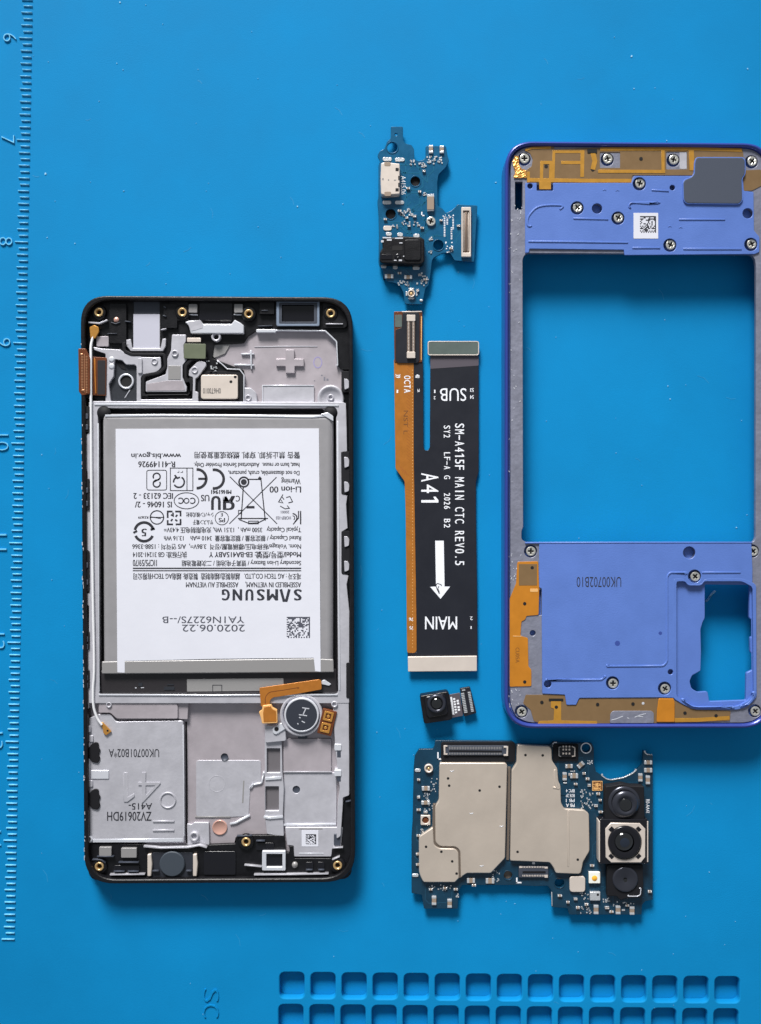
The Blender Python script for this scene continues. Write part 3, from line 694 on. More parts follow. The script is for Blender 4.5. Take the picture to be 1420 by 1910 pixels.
mark('circle_symbol', [(circ(414, 966.5, 12.5, 24), 1.3, 1)]); pr('PS', 408, 420, 970, 8, .006); pr('E', 412, 416, 960, 6, .006)
mark('kc_symbol', [([(561, 953), (561, 978)], 2.4, 0), ([(557, 953), (557, 966), (547, 978)], 2, 0), (arc(546, 966, 8, -90, 60), 2.2, 0), (arc(546, 966, 4, -90, 60), 1.6, 0)])
mark('recycling_symbol', [([(520, 936), (526, 926), (530, 932)], 1.6, 0), ([(526, 926), (528, 922)], 1.5, 0), ([(534, 928), (541, 926), (546, 936), (538, 938)], 1.6, 0), ([(523, 944), (532, 949), (540, 948), (536, 943)], 1.6, 0), ([(519, 936), (528, 938), (524, 932)], 1.4, 0)])
mark('ring_symbol', [(circ(293, 965, 12.5, 26), 2, 1), ([(280, 965), (306, 965)], 1.6, 0), ([(282, 964), (300, 967)], 1.6, 0)]); pr('R33679', 258, 277, 965, 4.5)
mark('arrows_symbol', [([(313, 966), (313, 954), (322, 954)], 3.2, 0), ([(327, 954), (337, 954), (337, 963)], 3.2, 0), ([(337, 968), (337, 978), (328, 978)], 3.2, 0), ([(323, 978), (313, 978), (313, 970)], 3.2, 0), ([(319, 960), (323, 962), (323, 956)], 3, 0), ([(331, 960), (328, 964)], 3, 0), ([(331, 972), (327, 969)], 3, 0), ([(319, 972), (322, 968)], 3, 0)])
mark('loop_symbol', [(arc(269, 992, 17.5, 25, 155), 5, 0), (arc(269, 992, 17.5, 192, 345), 5, 0), ([(249, 994), (256, 990)], 4, 0), ([(281, 988), (289, 986)], 4, 0)]); pr('5', 264, 274, 993, 14, .02)

# ================================================================ vibration motor
vm = thing('vibration_motor', 562, 1334, 'round dark vibration motor with silver edge and gold contact pads', 'motor', z=.3)
lathe('mount_ring', vm, 'alloy', 562, 1334, [(40, .3), (40, .50), (38.5, .52), (35, .515), (34.5, .4), (0, .4)], 44)
lathe('case', vm, 'bright', 562.7, 1334, [(32.5, .4), (32.5, .56), (31.5, .572), (29.5, .574), (29, .568)], 44)
M['motorface'] = mat('motor_face', (46, 50, 60), .45, bump=.1, bscale=30)
lathe('face', vm, 'motorface', 562.7, 1334, [(29.6, .560), (29.2, .570), (0, .5705)], 44, False)
for p in ([(564, 1320), (577, 1322)], [(570.5, 1322), (565, 1334)], [(558, 1333), (573, 1335)], [(558, 1338), (561, 1339)], [(555, 1349), (557, 1351)], [(563, 1345), (569, 1348)]): line('scribed_mark', vm, 'bright', p, 1.8, .5712, .5722, 0)
plate('bracket', vm, 'alloy', rnd([(495, 1352), (512, 1354), (524, 1350), (533, 1364), (534, 1382), (495, 1386)], 3), .30, .47, .015)
plate('bracket_arm', vm, 'bright', rnd([(508, 1358), (526, 1347), (536, 1358), (515, 1371), (509, 1368)], 4), .46, .50, .015)
lathe('screw_hole', vm, 'dark', 516, 1360, [(4.2, .501), (0, .502)], 16)
box('foam_block', vm, 'slate', 556, 1366, 573, 1378, .3, .40, 2)
plate('contact_flex', vm, 'copper', rot(rr(597, 1324, 624, 1371, 2), 610, 1347, 14), .35, .53, .01)
for y in (1336, 1358):
    plate('contact_pad', vm, 'goldf', [rot(rr(601, y - 9, 619, y + 9, 2), 610, 1347, 14), rot(rr(605, y - 5, 615, y + 5, 1.5), 610, 1347, 14)], .53, .55, .006)
    plate('pad_centre', vm, 'goldf', rot(circ(610, y, 3, 14), 610, 1347, 14), .53, .547, .006)

# ================================================================ charging board
cb = thing('charging_board', 780, 400, 'small blue circuit board with charging port and headphone jack', 'circuit board')
ZB = .17
CBO = [(729, 236), (752, 236), (752, 262), (757, 268), (768, 270), (773, 279), (773, 297), (781, 300), (790, 298), (794, 293), (794, 272), (832, 272), (835, 290), (838, 300), (832, 312), (818, 326), (816, 342), (817, 384), (826, 389),
       (832, 397), (842, 393), (850, 386), (853, 381), (891, 383), (890, 400), (885, 489), (848, 486), (840, 472), (826, 472), (809, 481), (806, 487), (804, 507), (800, 532), (794, 537), (788, 568), (755, 567), (753, 546), (747, 534), (738, 528), (722, 525),
       (716, 515), (713, 500), (708, 497), (706, 490), (707, 440), (706, 400), (704, 376), (706, 368), (706, 310), (709, 300), (704, 291), (708, 282), (717, 278), (722, 264), (729, 258)]
CBH = [circ(775, 338, 9), circ(729, 399, 9.5), circ(818, 457, 9.5), circ(739, 251, 2.6, 12), circ(732, 275, 9.5)]
plate('board', cb, 'pcbt', [rnd(CBO, 3)] + CBH, .11, ZB, .01)
for x, y, r_ in ((775, 338, 10), (729, 399, 10.5), (818, 457, 10.5), (732, 275, 11)): line('hole_rim', cb, 'pcbt', circ(x, y, r_, 26), 1.6, ZB, ZB + .012, .004, True)
box('underside_frame', cb, 'blackm', 715, 300, 800, 520, 0, .11, 2)
box('underside_connector', cb, 'blackm', 858, 390, 880, 480, 0, .11, 2)
def traces(parent, m, poly, z, n, seed, keep=()):
    q = random.Random(seed); xs, ys = [p[0] for p in poly], [p[1] for p in poly]; out = []
    def clear(pts):
        for a, b in zip(pts, pts[1:] + pts[-1:]):
            for k in range(9):
                x, y = a[0] + (b[0] - a[0]) * k / 8, a[1] + (b[1] - a[1]) * k / 8
                if any((x - c[0]) ** 2 + (y - c[1]) ** 2 < 169 for c in keep) or not inside((x, y), poly): return False
        return True
    for _ in range(n * 6):
        if len(out) >= n: break
        p = (q.uniform(min(xs), max(xs)), q.uniform(min(ys), max(ys))); a = q.choice((0, 90, 180, 270)); pts = [p]
        for _k in range(q.randint(2, 4)):
            L = q.uniform(8, 30); p = (p[0] + L * math.cos(math.radians(a)), p[1] + L * math.sin(math.radians(a))); pts.append(p); a += q.choice((-45, 45))
        if all(inside((u + dx, v + dy), poly) for u, v in pts for dx in (-3, 3) for dy in (-3, 3)) and clear(pts): out.append(ribbon(pts, q.uniform(.8, 1.6))[0])
    multi('copper_traces', parent, m, out, z - .002, z + .0025, 0, 'stuff')
    v = [(x, y, x + 1.6, y + 1.6) for x, y in [(q.uniform(min(xs), max(xs)), q.uniform(min(ys), max(ys))) for _ in range(n * 3)] if all(inside((x + d, y + e), poly) for d in (-4, 4) for e in (-4, 4)) and clear([(x, y)])]
    dots('vias', parent, m, v, z - .002, .006)
M['trace_t'] = mat('trace_teal', (26, 106, 138), .3, .2); M['trace_d'] = mat('trace_navy', (34, 78, 104), .3, .2)
traces(cb, 'trace_t', CBO, ZB, 60, 4, [(775, 338), (729, 399), (818, 457), (739, 251), (732, 275)])
# charging port
up = plate('charging_port', cb, 'cream', rnd([(711, 304), (718, 302), (746, 305), (746, 362), (718, 364), (711, 362), (710, 333)], 2.5), .06, .37, .02)
for x0, y0, x1, y1 in ((717, 302, 729, 310), (717, 357, 730, 366)): box('shell_notch', up, 'ceramic', x0, y0, x1, y1, .3, .374, 3)
for x0, y0 in ((738, 313), (738, 351)): box('latch_window', up, 'dark', x0, y0, x0 + 6, y0 + 6, .36, .373, .5, .001)
for x0, y0 in ((743, 328), (743, 341)): box('seam_slot', up, 'dark', x0, y0, x0 + 2.5, y0 + 8, .35, .373, .3, .001)
dots('stamped_marks', up, 'tape', [(713, 332, 716, 336), (724, 334, 726, 337), (735, 335, 739, 337)], .37, .003)
lathe('port_mouth', up, 'dark', 709.5, 333, [(1, .2), (0, .2)], 8)
for a in ((714, 293, 731, 300), (737, 294, 755, 301), (714, 374, 730, 381), (737, 374, 754, 381)): pad(cb, *a, ZB)
text('board_code', cb, 'white', 'A415.06', 748, 328, 757, 363, ZB + .003, 90)
for a in ((800, 272, 808, 287), (820, 273, 828, 287)): cap(cb, *a, ZB)
rb = random.Random(21)
dots('solder_dots', cb, 'solder', speck(26, 795, 290, 826, 304, 1.8, 3, rb) + speck(10, 780, 300, 795, 310, 1.8, 3.4, rb) + speck(7, 764, 297, 776, 307, 2, 3.6, rb) + speck(5, 786, 356, 797, 364, 2, 4, rb) +
     speck(20, 745, 388, 771, 401, 2, 3.6, rb) + speck(7, 749, 410, 764, 417, 2, 3, rb) + speck(8, 730, 416, 742, 424, 2, 3, rb) + speck(7, 770, 412, 782, 424, 2, 3.4, rb) + speck(5, 799, 440, 806, 446, 1.6, 3, rb) + speck(4, 799, 466, 804, 472, 1.6, 3, rb) +
     speck(14, 776, 508, 800, 531, 2, 3.6, rb) + speck(8, 751, 524, 763, 532, 2, 3.4, rb) + speck(6, 742, 518, 751, 532, 2, 3.4, rb), ZB, .02)
dots('silkscreen', cb, 'white', column(828, 831, 404, 440, 3.2) + column(833, 836, 408, 420, 3) + column(844, 847, 408, 428, 3) + column(841, 844, 424, 446, 3.4) + speck(14, 826, 400, 846, 406, 1.2, 2.6, rb) + speck(12, 830, 445, 848, 472, 1.4, 3.2, rb) + [(786, 395, 788, 403), (786, 401, 792, 403)], ZB, .004)
tq = random.Random(78)
for x, y in [(788, 318), (758, 350), (780, 356), (742, 392), (756, 405), (770, 402), (760, 420), (784, 424), (820, 410), (838, 462), (852, 420), (716, 408), (742, 508), (780, 512), (790, 520), (776, 540)]:
    cap(cb, x, y, x + tq.choice((6, 7)), y + tq.choice((3.6, 4.2)), ZB, tq.choice((0, 90)))
o = box('filter_chip', cb, 'ceramic', 797, 366, 810, 391, ZB, .26, 1.5); box('terminal', o, 'solder', 797, 362, 810, 368, ZB, .25, 1.5); box('terminal', o, 'solder', 797, 388, 810, 393, ZB, .25, 1.5)
inst('screw', SCREW, cb, 804, 414, ZB, 20, .95, .95)
# headphone jack
jk = plate('headphone_jack', cb, 'black', rnd([(713, 443), (742, 442), (748, 440), (786, 442), (792, 446), (792, 488), (786, 493), (712, 491), (708, 486), (709, 470), (714, 462), (713, 452)], 2.5), 0, .42, .03)
box('jack_slot', jk, 'dark', 732, 459, 751, 467, .4, .424, 1.5, .001); plate('jack_barrel', jk, 'black', rr(754, 446, 786, 486, 6), .4, .45, .03)
box('jack_step', jk, 'blackg', 711, 474, 732, 484, .4, .435, 2); lathe('jack_peg', jk, 'blackg', 742, 478, [(6, .41), (5.5, .435), (2, .44), (0, .425)], 18)
dots('jack_contacts', jk, 'bright', [(714, 442, 730, 444.5), (722, 446, 731, 449), (737, 443, 752, 445.5), (745, 452, 751, 454), (711, 448, 716, 452), (735, 484.5, 740, 486.5), (744, 484, 750, 487), (752, 477, 758, 479)], .42, .012)
for a in ((715, 421, 731, 430), (720, 433, 731, 440), (741, 434, 752, 441), (771, 436, 783, 443), (711, 494, 721, 500), (733, 495, 742, 502), (770, 497, 783, 503)): pad(cb, *a, ZB, 'cream' if a[1] < 432 else 'solder')
for a in ((718, 512, 734, 520), (754, 514, 769, 521)): cap(cb, *a, ZB)
lathe('antenna_socket', cb, 'cream', 767.5, 547, [(7, ZB), (7, .25), (5.4, .255), (4.6, .2), (0, .2)], 24); lathe('socket_pin', cb, 'gold', 767.5, 547, [(2.4, .2), (2, .24), (0, .245)], 12)
for a in ((762, 537, 773, 540), (762, 555, 773, 558), (757, 543, 760, 552), (776, 543, 779, 552)): pad(cb, *a, ZB)
pad(cb, 783, 558, 789, 562, ZB)
# connector on the arm
cn = plate('board_connector', cb, 'cream', [rr(861, 386, 879, 479, 1.5), rr(864, 393, 876, 471, 1)], ZB, .26, .012)
M['bronze'] = mat('bronze', (138, 120, 108), .35, .5)
box('connector_base', cn, 'bronze', 863, 390, 877, 474, ZB, .2, 1); line('connector_tongue', cn, 'bronze', [(870, 396), (869.5, 468)], 3.4, .2, .245, .012)
line('contact_row', cn, 'cream', [(866, 396), (865.6, 468)], 1.2, .2, .235, .004); line('contact_row', cn, 'cream', [(874, 396), (873.6, 468)], 1.2, .2, .235, .004)

# ================================================================ flexible ribbon cable
fc = thing('ribbon_cable', 822, 920, 'long black and orange flexible ribbon cable with white lettering and arrow', 'ribbon cable')
ZF = .10
BL = [(770, 676), (789, 676), (790, 834), (793, 840), (799, 840), (802, 834), (803, 664), (893, 664), (893, 880), (888, 899), (888, 960), (890, 1100), (891, 1228), (761, 1228), (760, 1216), (778, 1216), (777, 1150), (774, 960), (772, 850)]
plate('black_film', fc, 'flexb', rnd(BL, 2), ZF - .02, ZF, .006)
plate('orange_film', fc, 'orange', rnd([(735, 670), (772, 670), (772, 850), (774, 960), (777, 1150), (777.5, 1214), (774, 1218), (761, 1218), (759.5, 1214), (757, 960), (755, 898), (738, 874)], 3), ZF - .022, ZF + .003, .006)
dots('copper_hatch', fc, 'orangel', [(769, y, 770.6, y + 1.4) for y in range(690, 1210, 6)], ZF + .003, .001)
M['hatch'] = mat('orange_hatch', (158, 92, 30), .5)
multi('track_lines', fc, 'hatch', [ribbon([(759 + k, y), (765 + k, y + 5)], .8)[0] for y in range(680, 860, 6) for k in (0,)] + [ribbon([(744 + k, 866 + k), (752 + k, 882 + k * .6)], .9)[0] for k in range(0, 14, 4)] + [ribbon([(758, y), (766, y + 3)], .8)[0] for y in range(912, 1000, 6)], ZF + .003, ZF + .004, 0, 'stuff')
plate('connector_plate', fc, 'copper', rnd([(735, 581), (788, 580), (788, 676), (736, 676)], 2), .05, .12, .01)
plate('plate_film', fc, 'flexb', rnd([(751, 584), (780, 583), (783, 586), (783, 672), (779, 677), (742, 677), (738, 672), (738, 615), (750, 611)], 2.5), .12, .135, .004)
box('plate_patch', fc, 'stiff', 737, 587, 750, 610, .119, .127, 2, .002); line('plate_edge', fc, 'cream', [(750, 581.5), (787, 581)], 2, .118, .135, .005); line('plate_edge', fc, 'orangel', [(786.5, 590), (786, 672)], 1.6, .118, .13, .003)
kn = plate('display_socket', fc, 'bronze', rr(759.5, 587, 774.5, 667, 1), .134, .19, .008)
for y in (587, 656): box('socket_clip', kn, 'cream', 759, y, 775, y + 12, .15, .205, 1.5)
line('socket_groove', kn, 'blackm', [(767, 600), (767, 655)], 3, .188, .192, 0)
dots('socket_pins', kn, 'cream', column(761, 763.5, 600, 655, 2.6) + column(770, 772.5, 600, 655, 2.6), .19, .008)
plate('flex_neck', fc, 'neck', rnd([(803, 663), (893, 663), (893, 682), (803, 688)], 1.5), ZF, ZF + .003, .001)
sf = box('stiffener', fc, 'stiff', 798, 636, 894, 663, ZF - .01, .15, 4, .012)
line('stiffener_edge', sf, 'cream', rr(799, 637, 893, 662, 4), 1.7, .145, .156, .003, True)
box('hidden_connector', fc, 'blackm', 806, 640, 886, 658, 0, .09, 2)
s2 = plate('stiffener', fc, 'cream', rnd([(761, 1225), (890, 1223.5), (890, 1252), (761.5, 1253)], 1), ZF - .01, .16, .012)
box('hidden_connector', fc, 'blackm', 775, 1228, 880, 1250, 0, .09, 2)
ZT = ZF + .003
def ft(s, x0, y0, x1, y1, ang, bold=.01, m='white'): return text('printed_text', fc, m, s, x0, y0, x1, y1, ZT + .002, ang, bold)
ft('SUB', 821, 724, 870, 748, 180, 0.0); ft('MAIN', 793, 1150, 853, 1174, 180, .012)
def mono(s, x0, x1, y0, y1):
    st = (y1 - y0) / (len(s) - .12)
    for i, g in enumerate(s):
        if g == ' ': continue
        a = y0 + i * st; wv = st * .88
        if g in '-': ft(g, x0 + (x1 - x0) * .4, a + wv * .05, x0 + (x1 - x0) * .54, a + wv * .95, 90, .01)
        elif g == '.': ft(g, x0, a + wv * .35, x0 + 3, a + wv * .65, 90, .02)
        elif g in '1I':
            m_, q = a + wv / 2, (x1 - x0) * .15
            P1 = [(x0, m_ - q / 2), (x0, m_ + q / 2), (x1, m_ + q / 2), (x1, m_ - q / 2)] if g == 'I' else [(x0, m_), (x0, m_ + q), (x1, m_ + q), (x1, m_), (x1 - (x1 - x0) * .16, m_ - q * 1.3), (x1 - (x1 - x0) * .3, m_ - q * 1.3), (x1 - (x1 - x0) * .2, m_)]
            plate('printed_text', fc, 'white', P1, ZT, ZT + .002, 0)
        else: ft(g, x0, a + wv * .08, x1, a + wv * .94, 90, .014)
mono('SM-A415F MAIN CTC REV0.5', 849, 866, 789, 1055)
mono('SY2', 828, 840, 793, 817); mono('LF-A', 828.5, 840, 843, 876); mono('G', 828.5, 840, 886, 894); mono('2026', 828.5, 840, 919, 950); mono('B2', 828.5, 840, 967, 985); mono('A41', 786, 818, 881, 942)
for s, x0, y0, x1, y1, a in (('53', 877, 724, 884, 731, 180), ('54', 877, 737, 884, 744, 180), ('1', 810, 727, 812.5, 733, 180), ('2', 809, 739, 813, 745, 180), ('40', 775, 698, 783, 705, 90), ('2', 779, 725, 783, 732, 90), ('39', 738, 698, 747, 705, 90), ('1', 740, 727, 743, 733, 90),
                             ('2', 877, 1150, 882, 1156.5, 180), ('1', 878, 1168, 880, 1173, 180), ('76', 763, 1152, 771, 1158, 180), ('75', 764, 1168, 771, 1174, 180)): ft(s, x0, y0, x1, y1, a, .012)
for i, g in enumerate('OCTA'): ft(g, 754, 700.5 + i * 8.4, 766, 707.5 + i * 8.4, 90, .014)
M['faintink'] = mat('faint_stamp', (104, 62, 26), .7)
ft('NST L', 753, 766, 761, 810, 90, -.01, 'faintink')
plate('printed_arrow', fc, 'white', [(812, 1008.5), (828, 1008.5), (829.5, 1094), (840, 1094), (822, 1117), (802.5, 1094.5), (813.5, 1094)], ZF, ZF + .003, 0)
multi('ink_scribble', fc, 'ink', [ribbon(rnd([(824, 1091), (816, 1088), (813, 1092), (816, 1100), (820, 1108)], 2), 1.6)[0], ribbon([(819, 1093), (817, 1098), (820, 1105)], 1.4)[0]], ZF + .0032, ZF + .004)

# ================================================================ front camera module
fcam = thing('front_camera', 835, 1317, 'tiny black square camera module with short flex tail, lying alone', 'camera module')
body = [(785, 1298), (834, 1290), (838, 1293), (844, 1340), (841, 1343), (795, 1350), (791, 1348), (784, 1303)]
plate('housing', fcam, 'black', rnd(body, 2), 0, .34, .02)
plate('lens_rise', fcam, 'blackg', rnd([(791, 1300), (831, 1294), (837, 1333), (797, 1340)], 8), .33, .38, .025)
lathe('lens_barrel', fcam, 'lensr', 815, 1313, [(18, .37), (17.5, .42), (16, .45), (13, .455), (11, .42)], 36)
lathe('lens_glass', fcam, 'glass', 815, 1313, [(11.6, .41), (10, .44), (7, .465), (3, .478), (0, .48)], 30)
plate('flex_tail', fcam, 'neck', rnd([(838, 1296), (858, 1292), (864, 1335), (843, 1339)], 1.5), .08, .11, .004)
plate('tail_plate', fcam, 'flexb', rnd([(858, 1284), (877, 1281), (889, 1330), (866, 1337)], 2), .06, .15, .01)
a8 = -9
dots('tail_pins', fcam, 'solder', [], .15) if False else None
multi('tail_pins', fcam, 'solder', [rot([(863, y), (869, y), (869, y + 2), (863, y + 2)], 870, 1310, -10) for y in [1292 + 3.2 * k for k in range(12)]] + [rot([(876, y), (881, y), (881, y + 2), (876, y + 2)], 870, 1310, -10) for y in [1292 + 3.2 * k for k in range(12)]] + [rot([(866, 1286), (872, 1286), (872, 1288), (866, 1288)], 870, 1310, -10)], .15, .175, 0, 'stuff')
multi('tail_marks', fcam, 'white', [rot(q, 851, 1315, -8) for q in [[(842, 1299), (845.5, 1299), (845.5, 1332), (842, 1332)]] + [[(847, y), (851, y), (851, y + 3), (847, y + 3)] for y in range(1302, 1332, 5)] + [[(853, y), (857, y), (857, y + 3.4), (853, y + 3.4)] for y in (1306, 1311, 1318, 1323)]], .11, .114, 0, 'stuff')
box('tail_rest', fcam, 'blackm', 862, 1292, 880, 1326, 0, .06, 2)

# ================================================================ main board
mb = thing('main_board', 992, 1545, 'dark blue main circuit board with metal shields and three rear cameras', 'circuit board')
ZM = .19
MBO = [(812, 1381), (956, 1382), (961, 1388), (1028, 1389), (1031, 1384), (1080, 1386), (1104, 1386), (1108, 1396), (1108, 1424), (1112, 1440), (1123, 1446), (1131, 1453), (1140, 1455), (1163, 1451), (1180, 1443), (1189, 1435), (1199, 1424), (1200, 1399), (1206, 1407), (1218, 1409),
       (1218, 1678), (1204, 1681), (1198, 1688), (1197, 1706), (1062, 1706), (1059, 1694), (1029, 1692), (1029, 1662), (1022, 1652), (1000, 1653), (960, 1651), (862, 1651), (855, 1664), (854, 1695), (791, 1695), (787, 1669), (768, 1666), (768, 1560), (770, 1528), (772, 1432), (774, 1410), (782, 1397), (808, 1397), (811, 1391)]
MBH = [circ(1093.5, 1395.5, 7.5), circ(948, 1633, 8), circ(1044, 1647, 9)]
plate('board', mb, 'pcb', [rnd(MBO, 2)] + MBH, .10, ZM, .01)
box('underside_shield', mb, 'shieldd', 800, 1420, 1080, 1640, 0, .10, 3)
line('hole_rim', mb, 'white', circ(1093.5, 1395.5, 9.4, 28), 1.8, ZM, ZM + .008, .002, True)
line('hole_rim', mb, 'pcb', circ(1044, 1647, 10, 26), 1.6, ZM, ZM + .01, .003, True); line('hole_rim', mb, 'pcb', circ(948, 1633, 9, 26), 1.6, ZM, ZM + .01, .003, True)
for p in ([(1121, 1445), (1131, 1453), (1140, 1455), (1163, 1451), (1180, 1443), (1189, 1435)], [(1201, 1400), (1206, 1407), (1218, 1409)]): line('edge_plating', mb, 'solder', rnd(p, 4), 2, ZM - .02, ZM + .012, .004)
line('edge_plating', mb, 'solder', [(1029.5, 1664), (1030, 1690)], 1.4, ZM - .02, ZM + .006, .003)
traces(mb, 'trace_d', MBO, ZM, 110, 6, [(1093.5, 1395.5), (948, 1633), (1044, 1647)])
def shield(poly, r, holes_):
    P_ = rnd(poly, r); s = plate('shield_can', mb, 'shield', P_, ZM, .31, .022)
    for x, y in holes_: lathe('vent_hole', s, 'dark', x, y, [(2.5, .3105), (0, .3115)], 14)
    return s
s1 = shield([(821, 1423), (943, 1423), (946.5, 1427), (942.5, 1601), (916, 1629), (871, 1629), (860, 1637), (859, 1588), (851, 1579.5), (821, 1579), (812.5, 1572), (812, 1504), (819, 1493), (820, 1428)], [3, 3, 3, 3, 3, 3, 2, 6, 6, 6, 6, 4, 4, 3], [(836, 1452), (838, 1465.5), (895, 1474.5), (932, 1467.5)])
s2_ = shield([(783, 1560), (808, 1543), (809.8, 1576), (819, 1582.5), (849, 1583), (855.6, 1590), (856.5, 1638), (849, 1646), (790, 1646), (785, 1636), (782, 1627), (781.7, 1565)], [3, 3, 5, 5, 5, 5, 2, 3, 4, 3, 3, 3], [(795, 1579.5), (823.6, 1588.7), (843.7, 1606.7), (852, 1629.5)])
plate('shield_step', mb, 'shieldd', [(808, 1500), (816, 1500), (816, 1570), (862, 1582), (862, 1636), (850, 1640), (806, 1588)], ZM, .285, .004)
s3 = shield([(966, 1389), (1025, 1392), (1029, 1397), (1030, 1419), (1040, 1433), (1042, 1458), (1046, 1465), (1047, 1498), (1053, 1509), (1090, 1511), (1099, 1518), (1100, 1588), (1088, 1608), (1084, 1628), (1080, 1630.5), (1037, 1629), (1033, 1619), (1026, 1609), (980, 1607), (952, 1606), (955, 1437), (964, 1423), (965, 1393)], 3.5, [(980.5, 1408.5), (1012.6, 1409), (965.7, 1589), (1078, 1603.5)])
line('pressed_rib', s3, 'shield', [(1061, 1512), (1061.5, 1560), (1060, 1616)], 3, .305, .318, .006); line('pressed_rib', s3, 'shield', [(1036, 1436), (1037, 1460), (1040, 1470)], 5, .305, .322, .008); line('pressed_rib', s3, 'shield', [(1032, 1469), (1044, 1471)], 3, .305, .322, .008)
for x, y in ((844, 1438), (899, 1615), (880, 1517), (936, 1541)): line('pressed_mark', s1, 'bright', [(x - 4, y), (x, y + 1), (x + 3, y - 1)], 1.4, .308, .314, .002)
line('shield_gap', mb, 'shieldd', [(950, 1430), (949, 1520), (947, 1604)], 5, ZM, ZM + .03, .002)
# top connector
box('connector_gasket', mb, 'blackm', 823, 1384, 961, 1421, ZM, .24, 5)
tcn = plate('board_connector', mb, 'slate', rr(829, 1391, 947, 1409, 1.5), .235, .28, .008)
for x in (828, 940): plate('connector_end', tcn, 'cream', rnd([(x, 1391), (x + 8, 1391), (x + 8, 1408), (x, 1408)], 1.2) if False else ([(x, 1390.5), (x + 7, 1390.5), (x + 7, 1393), (x + 3, 1393), (x + 3, 1405.5), (x + 7, 1405.5), (x + 7, 1408), (x, 1408)] if x < 900 else [(x, 1392), (x + 8, 1392), (x + 8, 1410), (x, 1410), (x, 1407), (x + 5, 1407), (x + 5, 1395), (x, 1395)]), .27, .30, .004)
dots('connector_pins', tcn, 'tape', [(x, 1393, x + 1.3, 1398) for x in range(838, 937, 3)] + [(x, 1404, x + 1.3, 1407.5) for x in range(838, 937, 3)], .28, .008)
line('connector_slot', tcn, 'blackm', [(838, 1401), (937, 1402)], 3.6, .278, .283, 0)
dots('silkscreen', mb, 'white', [(816, 1403, 818.5, 1417), (816, 1414.5, 832, 1417), (1031, 1384, 1033, 1393), (1031, 1384, 1039, 1386), (963, 1645, 973, 1647.5), (963, 1637, 965.5, 1647), (993, 1608, 998, 1612)], ZM, .004)
# small connector and bottom connector
box('connector_gasket', mb, 'blackm', 1032, 1388, 1079, 1420, ZM, .23, 3)
k2 = plate('board_connector', mb, 'blackg', rr(1042, 1391, 1074, 1412, 2), .225, .27, .008)
line('connector_end', k2, 'tape', [(1047, 1393), (1043, 1394), (1043, 1410), (1047, 1411)], 1.6, .265, .28, .003); line('connector_end', k2, 'cream', [(1067, 1392), (1072.5, 1395), (1072.5, 1410), (1067, 1411)], 1.8, .265, .28, .003)
dots('connector_pins', k2, 'cream', [(x, y, x + 3, y + 3.2) for x in (1049.5, 1055, 1061) for y in (1391, 1396.5, 1404)], .27, .008)
k3 = plate('board_connector', mb, 'slate', rr(968, 1616, 1023, 1637, 1.5), ZM, .25, .008)
dots('connector_pins', k3, 'cream', [(x, 1616, x + 1.5, 1619) for x in range(975, 1017, 3)] + [(x, 1632, x + 1.5, 1635) for x in range(975, 1017, 3)] + [(969, 1616, 974, 1619), (1016, 1617, 1022, 1620), (1016, 1632, 1022, 1637)], .25, .008)
line('connector_slot', k3, 'blackm', [(975, 1627), (1018, 1627)], 4, .248, .253, 0)
# passives
for a in ((1054, 1425, 1068, 1432), (1049, 1440, 1057, 1455), (1063, 1442, 1078, 1451), (1201, 1418, 1216, 1425), (1201, 1432, 1216, 1440), (1190, 1442, 1198, 1457), (1204, 1446, 1212, 1462), (1107, 1687, 1116, 1704), (1148, 1688, 1157, 1704), (1174, 1690, 1183, 1705),
          (871, 1637, 886, 1646), (906, 1637, 922, 1647), (805.5, 1670, 814, 1687), (834.5, 1676, 843, 1692), (787, 1466, 802, 1474), (786, 1493, 802, 1500)): cap(mb, *a, ZM)
cap(mb, 1076, 1422, 1090, 1430, ZM, -40)
for a in ((769, 1630, 781, 1636), (774, 1434, 785, 1440), (1051, 1459, 1058, 1462)): pad(mb, *a, ZM)
rm = random.Random(31)
dots('solder_dots', mb, 'solder', speck(34, 1082, 1472, 1105, 1507, 1.6, 3, rm) + speck(5, 1063, 1436, 1072, 1440, 1.6, 3, rm) + speck(12, 789, 1476, 802, 1490, 1.4, 2.8, rm) + speck(12, 803, 1450, 816, 1480, 1.4, 2.6, rm) + speck(12, 790, 1490, 808, 1513, 1.4, 2.8, rm) + speck(9, 780, 1545, 790, 1552, 1.4, 3, rm)
     + speck(14, 918, 1620, 932, 1645, 1.4, 2.8, rm) + speck(14, 804, 1648, 842, 1660, 1.3, 2.8, rm) + speck(4, 848, 1664, 854, 1680, 1.6, 3, rm) + speck(10, 1080, 1664, 1100, 1676, 1.4, 2.6, rm) + speck(14, 1078, 1690, 1104, 1703, 1.4, 3, rm) + speck(10, 1124, 1674, 1139, 1682, 1.4, 3, rm) + speck(8, 1143, 1680, 1182, 1690, 1.4, 2.8, rm) + [(1160, 1696, 1166, 1699)], ZM, .012)
for s, y in (('BPC 4', 1472), ('BOE 2P', 1481), ('PB 1', 1490), ('PB A', 1499)): text('silkscreen_text', mb, 'white', s, 1056, y, 1072, y + 6, ZM + .003, 180, .004)
tp = random.Random(77)
for x, y in [(1112, 1478), (1116, 1490), (1108, 1500), (1116, 1512), (1100, 1612), (1060, 1442), (1086, 1440), (1092, 1450), (1096, 1462), (1070, 1460), (778, 1452), (778, 1484), (777, 1508), (790, 1512), (777, 1556), (776, 1590), (776, 1610), (800, 1656), (826, 1654), (846, 1656),
             (880, 1648), (1040, 1668), (1056, 1680), (1070, 1674), (1074, 1690), (1090, 1684), (1128, 1690), (1136, 1698), (1166, 1686), (1208, 1660)]:
    cap(mb, x, y, x + tp.choice((6, 7, 8)), y + tp.choice((3.6, 4.2)), ZM, tp.choice((0, 0, 90)))
